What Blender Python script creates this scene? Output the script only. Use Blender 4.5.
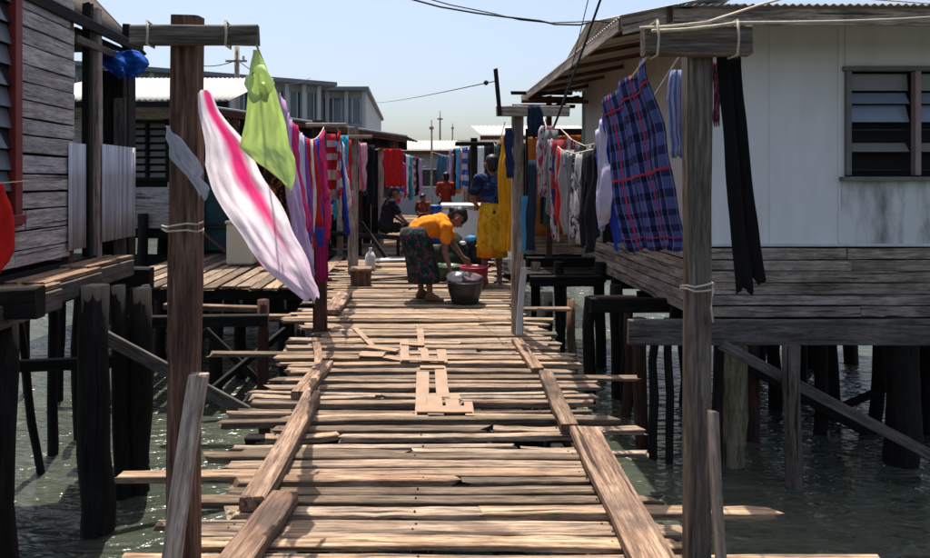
import bpy, bmesh, math, random
from mathutils import Vector, Matrix, noise
R = math.radians
rnd = random.Random(7)
scene = bpy.context.scene
for o in list(bpy.data.objects): bpy.data.objects.remove(o)
C = scene.collection

# ------------------------------------------------------------------ camera, sky, sun, exposure
F, CX, CY, H = 650.0, 414.0, 182.0, 1.35          # focal length in photo pixels, vanishing point, eye height
cam = bpy.data.objects.new('camera', bpy.data.cameras.new('camera')); C.objects.link(cam)
cam.location = (0, 0, H); cam.rotation_euler = (R(90), 0, 0)
cam.data.sensor_width = 36; cam.data.lens = 36 * F / 930
cam.data.shift_x = (465 - CX) / 930; cam.data.shift_y = -(279 - CY) / 930
cam.data.clip_start = 0.05; cam.data.clip_end = 3000
scene.camera = cam
SUN_EL, SUN_AZ = 74, -14                           # azimuth measured from straight ahead, minus = left
w = bpy.data.worlds.new('World'); scene.world = w; w.use_nodes = True
nt = w.node_tree; bg = nt.nodes['Background']
sky = nt.nodes.new('ShaderNodeTexSky'); sky.sky_type = 'NISHITA'; sky.sun_disc = False
sky.sun_elevation = R(SUN_EL); sky.sun_rotation = R(SUN_AZ)
sky.air_density = 1.0; sky.dust_density = 4.1; sky.ozone_density = 1.0; sky.altitude = 0
nt.links.new(sky.outputs[0], bg.inputs[0]); bg.inputs[1].default_value = 0.119
sun = bpy.data.objects.new('sun', bpy.data.lights.new('sun', 'SUN')); C.objects.link(sun)
sun.data.energy = 4.6; sun.data.angle = R(0.5); sun.data.color = (1.0, 0.94, 0.86)
d = Vector((math.sin(R(SUN_AZ)) * math.cos(R(SUN_EL)), math.cos(R(SUN_AZ)) * math.cos(R(SUN_EL)), math.sin(R(SUN_EL))))
sun.rotation_euler = d.to_track_quat('Z', 'Y').to_euler(); sun.location = (0, 0, 30)
vs = scene.view_settings
vs.view_transform = 'Standard'; vs.look = 'None'; vs.exposure = 0.8; vs.gamma = 1.0; vs.use_curve_mapping = False

def P(x, y, D): return Vector(((x - CX) / F * D, D, H - (y - CY) / F * D))
def G(x, y, z=0.0): return P(x, y, F * (H - z) / (y - CY))

# ------------------------------------------------------------------ object helpers
WM = {}
def link(name, me, mat=None, parent=None, M=None):
    o = bpy.data.objects.new(name, me); C.objects.link(o)
    M = M or Matrix.Identity(4); WM[o.name] = M
    if parent is not None:
        o.parent = parent; o.matrix_parent_inverse = WM[parent.name].inverted()
    o.matrix_basis = M
    if mat is not None and me is not None and not me.materials: me.materials.append(mat)
    return o
def tag(o, label, cat, group=None):
    o['label'] = label; o['category'] = cat
    if group: o['group'] = group
    return o
def thing(name, loc, label=None, cat=None, group=None, kind=None):
    o = link(name, None, M=Matrix.Translation(Vector(loc)))
    o.empty_display_size = 0.1
    if label: tag(o, label, cat, group)
    if kind: o['kind'] = kind
    return o
def mesh_of(name, verts, faces, smooth=False, uvs=None):
    me = bpy.data.meshes.new(name); me.from_pydata([tuple(v) for v in verts], [], faces)
    if uvs:
        l = me.uv_layers.new(name='UVMap')
        for p in me.polygons:
            for li in p.loop_indices: l.data[li].uv = uvs[me.loops[li].vertex_index]
    if smooth:
        for p in me.polygons: p.use_smooth = True
    me.update(); return me
def frame_of(p0, p1, up=(0, 0, 1)):
    p0, p1 = Vector(p0), Vector(p1); x = (p1 - p0).normalized(); u = Vector(up)
    if abs(x.dot(u)) > .98: u = Vector((0, 1, 0))
    y = u.cross(x).normalized(); z = x.cross(y)
    M = Matrix((x, y, z)).transposed().to_4x4(); M.translation = (p0 + p1) / 2
    return M, (p1 - p0).length
def board(name, p0, p1, wid, thk, mat, parent, up=(0, 0, 1), seg=4, jit=.03, bow=0.0, taper=0.0, ragged=0.02):
    """a sawn board from p0 to p1 (centre line); wid across, thk along up; slightly crooked"""
    M, L = frame_of(p0, p1, up)
    vs_, fs = [], []; c = min(wid, thk) * .12; ph = rnd.random() * 6; b1 = rnd.uniform(-1, 1) * bow; b2 = rnd.uniform(-1, 1) * bow * .6
    for i in range(seg + 1):
        t = i / seg; k = 1 - taper * t
        a = wid / 2 * k * (1 + rnd.uniform(-jit, jit)); b = thk / 2 * k * (1 + rnd.uniform(-jit, jit))
        oy = b1 * math.sin(math.pi * t) + rnd.uniform(-jit, jit) * wid * .3; oz = b2 * math.sin(math.pi * t)
        for (y, z) in ((-a, -b + c), (-a + c, -b), (a - c, -b), (a, -b + c), (a, b - c), (a - c, b), (-a + c, b), (-a, b - c)):
            x = (t - .5) * L
            if i in (0, seg): x += rnd.uniform(-1, 1) * ragged * min(1, L) * .5
            vs_.append((x, y + oy, z + oz))
    for i in range(seg):
        for j in range(8):
            a0 = i * 8 + j; a1 = i * 8 + (j + 1) % 8
            fs.append((a0, a1, a1 + 8, a0 + 8))
    fs.append(tuple(range(7, -1, -1))); fs.append(tuple(range(seg * 8, seg * 8 + 8)))
    return link(name, mesh_of(name, vs_, fs), mat, parent, M)
def box(name, c, s, mat, parent, rz=0.0, rx=0.0, ry=0.0, bev=0.004):
    bm = bmesh.new(); bmesh.ops.create_cube(bm, size=1)
    for v in bm.verts: v.co = Vector((v.co.x * s[0], v.co.y * s[1], v.co.z * s[2]))
    if bev: bmesh.ops.bevel(bm, geom=bm.edges[:], offset=min(bev, min(s) * .3), segments=1, affect='EDGES')
    me = bpy.data.meshes.new(name); bm.to_mesh(me); bm.free()
    M = Matrix.Translation(Vector(c)) @ Matrix.Rotation(rz, 4, 'Z') @ Matrix.Rotation(ry, 4, 'Y') @ Matrix.Rotation(rx, 4, 'X')
    return link(name, me, mat, parent, M)
def tube_data(pts, rad, sides=8):
    pts = [Vector(p) for p in pts]; vs_, fs = [], []
    rads = rad if isinstance(rad, (list, tuple)) else [rad] * len(pts)
    ref = Vector((.31, .17, .93)).normalized()
    for i, p in enumerate(pts):
        t = (pts[min(i + 1, len(pts) - 1)] - pts[max(i - 1, 0)]).normalized()
        a = t.cross(ref)
        if a.length < .1: a = t.cross(Vector((1, 0, 0)))
        a.normalize(); b = t.cross(a)
        for k in range(sides):
            an = 2 * math.pi * k / sides; vs_.append(p + (a * math.cos(an) + b * math.sin(an)) * rads[i])
    n = len(pts)
    for i in range(n - 1):
        for k in range(sides):
            k2 = (k + 1) % sides; fs.append((i * sides + k, i * sides + k2, (i + 1) * sides + k2, (i + 1) * sides + k))
    fs.append(tuple(range(sides - 1, -1, -1))); fs.append(tuple((n - 1) * sides + k for k in range(sides)))
    return vs_, fs
def tube(name, pts, rad, mat, parent=None, sides=8):
    c = Vector(pts[0]); v, f = tube_data([Vector(p) - c for p in pts], rad, sides)
    return link(name, mesh_of(name, v, f, True), mat, parent, Matrix.Translation(c))
def log(name, p0, p1, r0, r1, mat, parent, seg=7, wob=.02):
    p0, p1 = Vector(p0), Vector(p1); pts, rs = [], []
    for i in range(seg + 1):
        t = i / seg; q = p0.lerp(p1, t); q += Vector((rnd.uniform(-wob, wob), rnd.uniform(-wob, wob), 0))
        pts.append(q); rs.append((r0 + (r1 - r0) * t) * rnd.uniform(.93, 1.07))
    M, _ = frame_of(p0, p1); Mi = M.inverted(); v, f = tube_data([Mi @ q for q in pts], rs, 9)
    return link(name, mesh_of(name, v, f, True), mat, parent, M)
def hang(a, b, sag, n=14):
    a, b = Vector(a), Vector(b)
    return [a.lerp(b, i / n) - Vector((0, 0, sag * 4 * (i / n) * (1 - i / n))) for i in range(n + 1)]
def lathe(name, prof, mat, parent, loc, n=28, wob=0.0):
    vs_, fs = [], []; m = len(prof)
    for (r, z) in prof:
        for k in range(n):
            a = 2 * math.pi * k / n; rr = r * (1 + wob * math.sin(3 * a + z * 20)); vs_.append((rr * math.cos(a), rr * math.sin(a), z))
    for i in range(m - 1):
        for k in range(n):
            k2 = (k + 1) % n; fs.append((i * n + k, i * n + k2, (i + 1) * n + k2, (i + 1) * n + k))
    fs.append(tuple(range(n - 1, -1, -1))); fs.append(tuple((m - 1) * n + k for k in range(n)))
    return link(name, mesh_of(name, vs_, fs, True), mat, parent, Matrix.Translation(Vector(loc)))
def corrugated(name, o, u, v, mat, parent, period=.09, amp=.012, nv=3, thick=.004, edge=0.0):
    """sheet from corner o spanning u (across the ribs) and v (along the ribs)"""
    o, u, v = Vector(o), Vector(u), Vector(v); n = u.cross(v).normalized(); L = u.length
    nu = max(4, int(L / period * 6)); vs_, fs = [], []
    for s in (0, 1):
        for j in range(nv + 1):
            for i in range(nu + 1):
                t = i / nu; e = edge * noise.noise(Vector((t * L * 1.3, j * 3.1, 4.4))) if j in (0, nv) else 0
                p = u * t + v * (j / nv) + v.normalized() * e + n * (amp * math.sin(2 * math.pi * t * L / period) - s * thick + .006 * noise.noise(Vector((t * L, j, 1))))
                vs_.append(p)
    k = (nu + 1) * (nv + 1)
    for s in (0, 1):
        for j in range(nv):
            for i in range(nu):
                a = s * k + j * (nu + 1) + i; f = (a, a + 1, a + nu + 2, a + nu + 1)
                fs.append(f if s == 0 else f[::-1])
    ring = [i for i in range(nu + 1)] + [j * (nu + 1) + nu for j in range(1, nv + 1)] + [nv * (nu + 1) + i for i in range(nu - 1, -1, -1)] + [j * (nu + 1) for j in range(nv - 1, 0, -1)]
    for a, b in zip(ring, ring[1:] + ring[:1]): fs.append((b, a, a + k, b + k))
    return link(name, mesh_of(name, vs_, fs, True), mat, parent, Matrix.Translation(o))

# ------------------------------------------------------------------ materials
def new_mat(name):
    m = bpy.data.materials.new(name); m.use_nodes = True; t = m.node_tree
    return m, t, t.nodes['Principled BSDF']
def N(t, typ, **kw):
    n = t.nodes.new(typ)
    for k, v in kw.items(): setattr(n, k, v)
    return n
def ramp(t, stops):
    r = N(t, 'ShaderNodeValToRGB'); e = r.color_ramp.elements
    e[0].position, e[0].color = stops[0][0], (*stops[0][1], 1); e[1].position, e[1].color = stops[-1][0], (*stops[-1][1], 1)
    for p, c in stops[1:-1]: x = e.new(p); x.color = (*c, 1)
    return r
def mixc(t, typ, fac, a, b):
    m = N(t, 'ShaderNodeMix', data_type='RGBA', blend_type=typ)
    for i, v in ((0, fac), (6, a), (7, b)):
        if isinstance(v, (int, float)): m.inputs[i].default_value = v
        elif isinstance(v, tuple): m.inputs[i].default_value = (*v, 1)
        else: t.links.new(v, m.inputs[i])
    return m.outputs[2]
def math_(t, op, a, b=0.0):
    m = N(t, 'ShaderNodeMath', operation=op)
    for i, v in ((0, a), (1, b)):
        if isinstance(v, (int, float)): m.inputs[i].default_value = v
        else: t.links.new(v, m.inputs[i])
    return m.outputs[0]
def wood(name, dark, mid, light, rough=.85, vary=.5, grain=26, stain=.5, stain_col=(.03, .025, .02), bump=.5, rust=None, rust_amt=.0, tint=None):
    m, t, b = new_mat(name)
    tc = N(t, 'ShaderNodeTexCoord'); oi = N(t, 'ShaderNodeObjectInfo')
    off = N(t, 'ShaderNodeVectorMath', operation='ADD'); t.links.new(tc.outputs['Object'], off.inputs[0])
    sc = N(t, 'ShaderNodeVectorMath', operation='SCALE'); sc.inputs[0].default_value = (17, 31, 11); t.links.new(oi.outputs['Random'], sc.inputs['Scale'])
    t.links.new(sc.outputs[0], off.inputs[1])
    mp = N(t, 'ShaderNodeMapping'); mp.inputs['Scale'].default_value = (1.6, grain, grain); t.links.new(off.outputs[0], mp.inputs[0])
    n1 = N(t, 'ShaderNodeTexNoise'); n1.inputs['Scale'].default_value = 1.6; n1.inputs['Detail'].default_value = 8; n1.inputs['Roughness'].default_value = .68; n1.inputs['Distortion'].default_value = .5
    t.links.new(mp.outputs[0], n1.inputs[0])
    r1 = ramp(t, [(.33, dark), (.5, mid), (.67, light)]); t.links.new(n1.outputs[0], r1.inputs[0])
    n2 = N(t, 'ShaderNodeTexNoise'); n2.inputs['Scale'].default_value = 2.3; n2.inputs['Detail'].default_value = 5; n2.inputs['Roughness'].default_value = .6
    t.links.new(off.outputs[0], n2.inputs[0])
    r2 = ramp(t, [(.42, (0, 0, 0)), (.72, (1, 1, 1))]); t.links.new(n2.outputs[0], r2.inputs[0])
    col = mixc(t, 'MIX', math_(t, 'MULTIPLY', r2.outputs[0], stain), r1.outputs[0], stain_col)
    # long cracks
    mp2 = N(t, 'ShaderNodeMapping'); mp2.inputs['Scale'].default_value = (.7, 20, 20); t.links.new(off.outputs[0], mp2.inputs[0])
    n3 = N(t, 'ShaderNodeTexNoise'); n3.inputs['Scale'].default_value = 1.3; n3.inputs['Detail'].default_value = 3; t.links.new(mp2.outputs[0], n3.inputs[0])
    r3 = ramp(t, [(.33, (0, 0, 0)), (.38, (1, 1, 1))]); t.links.new(n3.outputs[0], r3.inputs[0])
    col = mixc(t, 'MULTIPLY', .8, col, r3.outputs[0])
    mp5 = N(t, 'ShaderNodeMapping'); mp5.inputs['Scale'].default_value = (7, 75, 75); t.links.new(off.outputs[0], mp5.inputs[0])
    n5 = N(t, 'ShaderNodeTexNoise'); n5.inputs['Scale'].default_value = 1.5; n5.inputs['Detail'].default_value = 5; n5.inputs['Roughness'].default_value = .7; t.links.new(mp5.outputs[0], n5.inputs[0])
    r5 = ramp(t, [(.36, (.42, .42, .42)), (.5, (1, 1, 1)), (.68, (1.25, 1.25, 1.25))]); t.links.new(n5.outputs[0], r5.inputs[0]); col = mixc(t, 'MULTIPLY', .85, col, r5.outputs[0])
    if rust:
        n4 = N(t, 'ShaderNodeTexNoise'); n4.inputs['Scale'].default_value = 5; n4.inputs['Detail'].default_value = 4; t.links.new(off.outputs[0], n4.inputs[0])
        r4 = ramp(t, [(.55, (0, 0, 0)), (.68, (1, 1, 1))]); t.links.new(n4.outputs[0], r4.inputs[0])
        col = mixc(t, 'MIX', math_(t, 'MULTIPLY', r4.outputs[0], rust_amt), col, rust)
    rv = ramp(t, [(0, (1 - vary, 1 - vary, 1 - vary)), (.22, (1 - vary * .35, 1 - vary * .45, 1 - vary * .5)), (.42, (1, .96, .90)), (.6, (1 - vary * .22, 1 - vary * .16, 1 - vary * .06)), (.8, (1 - vary * .5, 1 - vary * .5, 1 - vary * .45)), (1, (1 + vary * .25, 1 + vary * .2, 1 + vary * .15))]); rv.color_ramp.interpolation = 'CONSTANT' if vary > .55 else 'LINEAR'
    t.links.new(oi.outputs['Random'], rv.inputs[0])
    col = mixc(t, 'MULTIPLY', 1.0, col, rv.outputs[0])
    t.links.new(col, b.inputs['Base Color']); b.inputs['Roughness'].default_value = rough; b.inputs['Specular IOR Level'].default_value = .25
    bp = N(t, 'ShaderNodeBump'); bp.inputs['Strength'].default_value = bump; bp.inputs['Distance'].default_value = .006
    hh = math_(t, 'ADD', n1.outputs[0], math_(t, 'MULTIPLY', r3.outputs[0], .6)); t.links.new(hh, bp.inputs['Height']); t.links.new(bp.outputs[0], b.inputs['Normal'])
    return m
def plain(name, col, rough=.7, var=.25, scale=6, spec=.3, metal=0.0, dirt_or_shade=None, dirt_or_shade_amt=.5, dirt_or_shade_scale=2, bump=.15, streak=None):
    m, t, b = new_mat(name); tc = N(t, 'ShaderNodeTexCoord')
    n = N(t, 'ShaderNodeTexNoise'); n.inputs['Scale'].default_value = scale; n.inputs['Detail'].default_value = 6; t.links.new(tc.outputs['Object'], n.inputs[0])
    r = ramp(t, [(.3, tuple(c * (1 - var) for c in col)), (.7, tuple(min(1, c * (1 + var * .6)) for c in col))]); t.links.new(n.outputs[0], r.inputs[0]); c = r.outputs[0]
    if dirt_or_shade:
        n2 = N(t, 'ShaderNodeTexNoise'); n2.inputs['Scale'].default_value = dirt_or_shade_scale; n2.inputs['Detail'].default_value = 7; n2.inputs['Roughness'].default_value = .65; src_ = tc.outputs['Object']
        if streak: m_ = N(t, 'ShaderNodeMapping'); m_.inputs['Scale'].default_value = streak; t.links.new(src_, m_.inputs[0]); src_ = m_.outputs[0]
        t.links.new(src_, n2.inputs[0])
        r2 = ramp(t, [(.45, (0, 0, 0)), (.7, (1, 1, 1))]); t.links.new(n2.outputs[0], r2.inputs[0])
        c = mixc(t, 'MIX', math_(t, 'MULTIPLY', r2.outputs[0], dirt_or_shade_amt), c, dirt_or_shade)
    t.links.new(c, b.inputs['Base Color']); b.inputs['Roughness'].default_value = rough; b.inputs['Specular IOR Level'].default_value = spec; b.inputs['Metallic'].default_value = metal
    if bump:
        bp = N(t, 'ShaderNodeBump'); bp.inputs['Strength'].default_value = bump; bp.inputs['Distance'].default_value = .01; t.links.new(n.outputs[0], bp.inputs['Height']); t.links.new(bp.outputs[0], b.inputs['Normal'])
    return m
def cloth_mat(name, col, trans=.35, pattern=None, col2=(.8, .8, .8), col3=None, n=6):
    m, t, b = new_mat(name); uv = N(t, 'ShaderNodeUVMap'); sp = N(t, 'ShaderNodeSeparateXYZ'); t.links.new(uv.outputs[0], sp.inputs[0])
    u, v = sp.outputs[0], sp.outputs[1]; c = None
    def stripe(x, k, wdt, off=0.0):
        return math_(t, 'LESS_THAN', math_(t, 'FRACT', math_(t, 'ADD', math_(t, 'MULTIPLY', x, k), off)), wdt)
    nz = N(t, 'ShaderNodeTexNoise'); nz.inputs['Scale'].default_value = 9; nz.inputs['Detail'].default_value = 4; t.links.new(uv.outputs[0], nz.inputs[0])
    r = ramp(t, [(.3, tuple(x * .8 for x in col)), (.7, tuple(min(1, x * 1.1) for x in col))]); t.links.new(nz.outputs[0], r.inputs[0]); c = r.outputs[0]
    if pattern == 'plaid':
        c = mixc(t, 'MULTIPLY', math_(t, 'MULTIPLY', stripe(u, n, .42), .8), c, (.16, .13, .22))
        c = mixc(t, 'MULTIPLY', math_(t, 'MULTIPLY', stripe(v, n * 1.5, .42), .8), c, (.16, .13, .22))
        c = mixc(t, 'MIX', math_(t, 'MULTIPLY', stripe(u, n * 2, .07, .2), .35), c, (.5, .55, .75))
        c = mixc(t, 'MIX', stripe(u, n / 3, .035, .45), c, col2)
        c = mixc(t, 'MIX', stripe(v, n / 2.6, .03, .72), c, col2)
    elif pattern == 'stripes': c = mixc(t, 'MIX', stripe(u, n, .5), c, col2)
    elif pattern == 'bands': c = mixc(t, 'MIX', stripe(v, n, .5), c, col2)
    elif pattern == 'print':
        vo = N(t, 'ShaderNodeTexNoise'); vo.inputs['Scale'].default_value = n * 1.1; vo.inputs['Detail'].default_value = 3; vo.inputs['Distortion'].default_value = 1.2; t.links.new(uv.outputs[0], vo.inputs[0])
        rr = ramp(t, [(.52, (0, 0, 0)), (.56, (1, 1, 1))]); t.links.new(vo.outputs[0], rr.inputs[0])
        c = mixc(t, 'MIX', rr.outputs[0], c, col2)
        if col3:
            vo2 = N(t, 'ShaderNodeTexVoronoi'); vo2.inputs['Scale'].default_value = n * 1.7; t.links.new(uv.outputs[0], vo2.inputs[0])
            r3 = ramp(t, [(.26, (1, 1, 1)), (.31, (0, 0, 0))]); t.links.new(vo2.outputs['Distance'], r3.inputs[0])
            c = mixc(t, 'MIX', r3.outputs[0], c, col3)
    elif pattern == 'edge': c = mixc(t, 'MIX', stripe(u, 1, n), c, col2)
    elif pattern == 'half': c = mixc(t, 'MIX', math_(t, 'LESS_THAN', v, n), c, col2)
    t.links.new(c, b.inputs['Base Color']); b.inputs['Roughness'].default_value = .9; b.inputs['Specular IOR Level'].default_value = .1
    tr = N(t, 'ShaderNodeBsdfTranslucent'); t.links.new(c, tr.inputs[0]); mx = N(t, 'ShaderNodeMixShader'); mx.inputs[0].default_value = trans
    t.links.new(b.outputs[0], mx.inputs[1]); t.links.new(tr.outputs[0], mx.inputs[2]); t.links.new(mx.outputs[0], t.nodes['Material Output'].inputs[0])
    bp = N(t, 'ShaderNodeBump'); bp.inputs['Strength'].default_value = .25; bp.inputs['Distance'].default_value = .02
    t.links.new(nz.outputs[0], bp.inputs['Height']); t.links.new(bp.outputs[0], b.inputs['Normal'])
    return m

M_deck = wood('deck_wood', (.06, .036, .023), (.34, .235, .152), (.57, .425, .295), vary=.58, grain=34, stain=.62, stain_col=(.15, .125, .10), rust=(.12, .065, .04), rust_amt=.4, bump=.8)
M_kerb = wood('kerb_wood', (.07, .04, .028), (.25, .16, .105), (.45, .32, .225), vary=.4, grain=22, stain=.75, stain_col=(.10, .055, .04), rust=(.05, .04, .04), rust_amt=.6)
M_grey = wood('weathered_grey_wood', (.16, .118, .09), (.43, .34, .27), (.66, .545, .45), vary=.35, grain=22, stain=.6)
M_blue = wood('blue_grey_siding', (.21, .188, .175), (.42, .385, .365), (.60, .565, .54), vary=.3, grain=22, stain=.35, stain_col=(.06, .055, .055))
M_beam = wood('dark_grey_timber', (.045, .038, .032), (.12, .10, .085), (.21, .18, .155), vary=.3, grain=20, stain=.6, stain_col=(.02, .018, .016))
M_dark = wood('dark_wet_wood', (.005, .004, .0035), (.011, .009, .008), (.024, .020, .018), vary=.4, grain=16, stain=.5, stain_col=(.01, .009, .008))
M_pile_red = wood('reddish_pile_wood', (.03, .014, .01), (.07, .03, .022), (.11, .055, .04), vary=.2, grain=16)
M_pile_pale = wood('pale_pile_wood', (.10, .085, .05), (.20, .17, .10), (.30, .26, .17), vary=.1, grain=10, stain=.6, stain_col=(.06, .05, .03))
M_post_brown = wood('brown_post_wood', (.04, .018, .012), (.13, .07, .048), (.28, .165, .12), vary=.1, grain=24, stain=.6, stain_col=(.035, .016, .012))
M_post_grey = wood('grey_post_wood', (.045, .034, .027), (.12, .098, .08), (.26, .22, .185), vary=.1, grain=24, stain=.55, stain_col=(.04, .03, .025))
M_brown = wood('brown_timber', (.05, .025, .016), (.12, .06, .035), (.2, .11, .07), vary=.3, grain=20)
M_wall = plain('painted_fibre_board', (.74, .725, .70), .7, .03, 3, dirt_or_shade=(.5, .48, .45), dirt_or_shade_amt=.35, dirt_or_shade_scale=2.2, bump=.04, streak=(1, 1, .25))
M_wall_stain = plain('stained_fibre_board', (.66, .645, .62), .75, .06, 3, dirt_or_shade=(.07, .065, .06), dirt_or_shade_amt=.95, dirt_or_shade_scale=2.6, bump=.05, streak=(1, 1, .3))
M_wall_cream = plain('cream_wall_board', (.46, .42, .36), .8, .08, 3, dirt_or_shade=(.3, .26, .21), dirt_or_shade_amt=.4)
M_zinc = plain('zinc_sheet', (.42, .43, .46), .45, .15, 5, spec=.5, metal=.35, dirt_or_shade=(.25, .2, .17), dirt_or_shade_amt=.35)
M_zinc_rib_shade = plain('rib_shaded_zinc_sheet', (.50, .50, .53), .5, .1, 5, spec=.4, metal=.2, dirt_or_shade=(.10, .09, .085), dirt_or_shade_amt=.85, dirt_or_shade_scale=3, streak=(1, 5, .12))  # dark vertical streaks paint the ribs' light and shade into the colour
M_roof_pale = plain('pale_roof_sheet', (.40, .37, .33), .55, .1, 4, dirt_or_shade=(.45, .36, .28), dirt_or_shade_amt=.3)  # the pale sheet's own colour
M_roof_rust = plain('rusty_roof_sheet', (.20, .15, .12), .7, .25, 5, dirt_or_shade=(.15, .06, .03), dirt_or_shade_amt=.7)
M_roof_old = plain('old_dark_roof_sheet', (.075, .062, .055), .8, .3, 5, dirt_or_shade=(.05, .03, .02), dirt_or_shade_amt=.6)
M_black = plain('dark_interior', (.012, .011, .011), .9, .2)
M_red_paint = plain('red_paint', (.20, .025, .022), .55, .25, 9, dirt_or_shade=(.09, .03, .025), dirt_or_shade_amt=.6)
M_pink_paint = plain('faded_pink_paint', (.33, .22, .21), .6, .15, 9)
M_frame = plain('grey_window_paint', (.17, .165, .15), .6, .2, 9, dirt_or_shade=(.08, .075, .07))
M_white_paint = plain('white_paint', (.6, .6, .6), .6, .1, 6, dirt_or_shade=(.35, .34, .32))
M_louvre = plain('blue_grey_glass', (.20, .235, .30), .18, .15, 5, spec=.6)
M_louvre_dark = plain('dark_glass', (.02, .022, .026), .15, .2, 5, spec=.6)
M_louvre_side = plain('grey_louvre_board', (.10, .11, .125), .5, .2, 5)
M_louvre_beige = plain('beige_pane', (.22, .21, .185), .35, .1, 5)
M_rope = plain('pale_rope', (.5, .44, .34), .9, .2, 40)
M_wire = plain('black_cable', (.015, .015, .017), .6, .1)
M_tarp = cloth_mat('blue_tarp', (.02, .10, .42), .2)
M_tarp_o = cloth_mat('rust_tarp', (.48, .16, .035), .25)
M_teal = plain('teal_board', (.012, .055, .06), .6, .3, 5)
M_teal_pale = plain('pale_teal_post', (.16, .3, .28), .6, .2, 5)
M_skin = plain('brown_skin', (.17, .085, .055), .45, .12, 14, bump=.05)
M_hair = plain('black_hair', (.008, .007, .007), .5, .3, 60, bump=.4)
M_eye = plain('dark_eye', (.01, .008, .008), .2, .1, bump=0)
M_card = plain('brown_cardboard', (.28, .19, .13), .85, .15, 8, dirt_or_shade=(.3, .2, .13), dirt_or_shade_amt=.5)
M_concrete = plain('pale_render', (.38, .40, .42), .8, .1, .6, dirt_or_shade=(.4, .4, .4), dirt_or_shade_scale=.3)
M_slab = plain('grey_roof_slab', (.16, .18, .2), .7, .1, .5)
M_glass_g = plain('green_glass', (.045, .085, .085), .12, .3, .4, spec=.7)
M_glass_b = plain('blue_glass', (.08, .11, .15), .12, .3, .4, spec=.7)
M_ground = plain('muddy_ground', (.16, .13, .1), .95, .3, .4, dirt_or_shade=(.08, .09, .05), dirt_or_shade_scale=.1)
M_grime = plain('black_plastic', (.018, .018, .02), .35, .2, 6, spec=.4)
M_magenta_pl = plain('red_plastic', (.26, .018, .035), .35, .15, 6, spec=.45)
M_blue_pl = plain('blue_plastic', (.015, .07, .28), .35, .15, 6, spec=.45)
M_cream_pl = plain('cream_plastic', (.62, .58, .44), .45, .1, 5, spec=.4, dirt_or_shade=(.4, .35, .25), dirt_or_shade_amt=.4)
M_enamel = plain('white_enamel', (.72, .74, .77), .3, .06, 4, spec=.5, dirt_or_shade=(.5, .48, .45), dirt_or_shade_amt=.3)

# ------------------------------------------------------------------ water, seabed, ground
def sheet(name, x0, x1, y0, y1, z, mat):
    me = mesh_of(name, [(x0, y0, z), (x1, y0, z), (x1, y1, z), (x0, y1, z)], [(0, 1, 2, 3)])
    o = link(name, me, mat); o['kind'] = 'structure'; return o
mw, t, b = new_mat('sea_water')
tc = N(t, 'ShaderNodeTexCoord'); mp = N(t, 'ShaderNodeMapping'); mp.inputs['Scale'].default_value = (.62, 1.5, 1); t.links.new(tc.outputs['Object'], mp.inputs[0])
na = N(t, 'ShaderNodeTexNoise'); na.inputs['Scale'].default_value = 2.6; na.inputs['Detail'].default_value = 2; na.inputs['Distortion'].default_value = .8; t.links.new(mp.outputs[0], na.inputs[0])
nb = N(t, 'ShaderNodeTexNoise'); nb.inputs['Scale'].default_value = 8; nb.inputs['Detail'].default_value = 3; nb.inputs['Distortion'].default_value = .6; t.links.new(mp.outputs[0], nb.inputs[0])
hh = math_(t, 'ADD', math_(t, 'MULTIPLY', na.outputs[0], 1.0), math_(t, 'MULTIPLY', nb.outputs[0], .38))
bp = N(t, 'ShaderNodeBump'); bp.inputs['Strength'].default_value = 1.0; bp.inputs['Distance'].default_value = .11; t.links.new(hh, bp.inputs['Height']); t.links.new(bp.outputs[0], b.inputs['Normal'])
nc = N(t, 'ShaderNodeTexNoise'); nc.inputs['Scale'].default_value = .5; nc.inputs['Detail'].default_value = 3; t.links.new(tc.outputs['Object'], nc.inputs[0])
rc = ramp(t, [(.3, (.030, .037, .026)), (.7, (.056, .065, .047))]); t.links.new(nc.outputs[0], rc.inputs[0])
t.links.new(rc.outputs[0], b.inputs['Base Color']); b.inputs['Roughness'].default_value = .2; b.inputs['IOR'].default_value = 1.33
WZ = -1.5
sheet('water', -900, 900, -60, 900, WZ, mw)
sheet('seabed', -900, 900, -60, 900, -3.2, M_ground)
g = link('ground', mesh_of('ground', [(-900, 40, -3), (900, 40, -3), (900, 43, -.9), (-900, 43, -.9), (900, 1500, -.9), (-900, 1500, -.9)], [(0, 1, 2, 3), (3, 2, 4, 5)]), M_ground); g['kind'] = 'structure'

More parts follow.
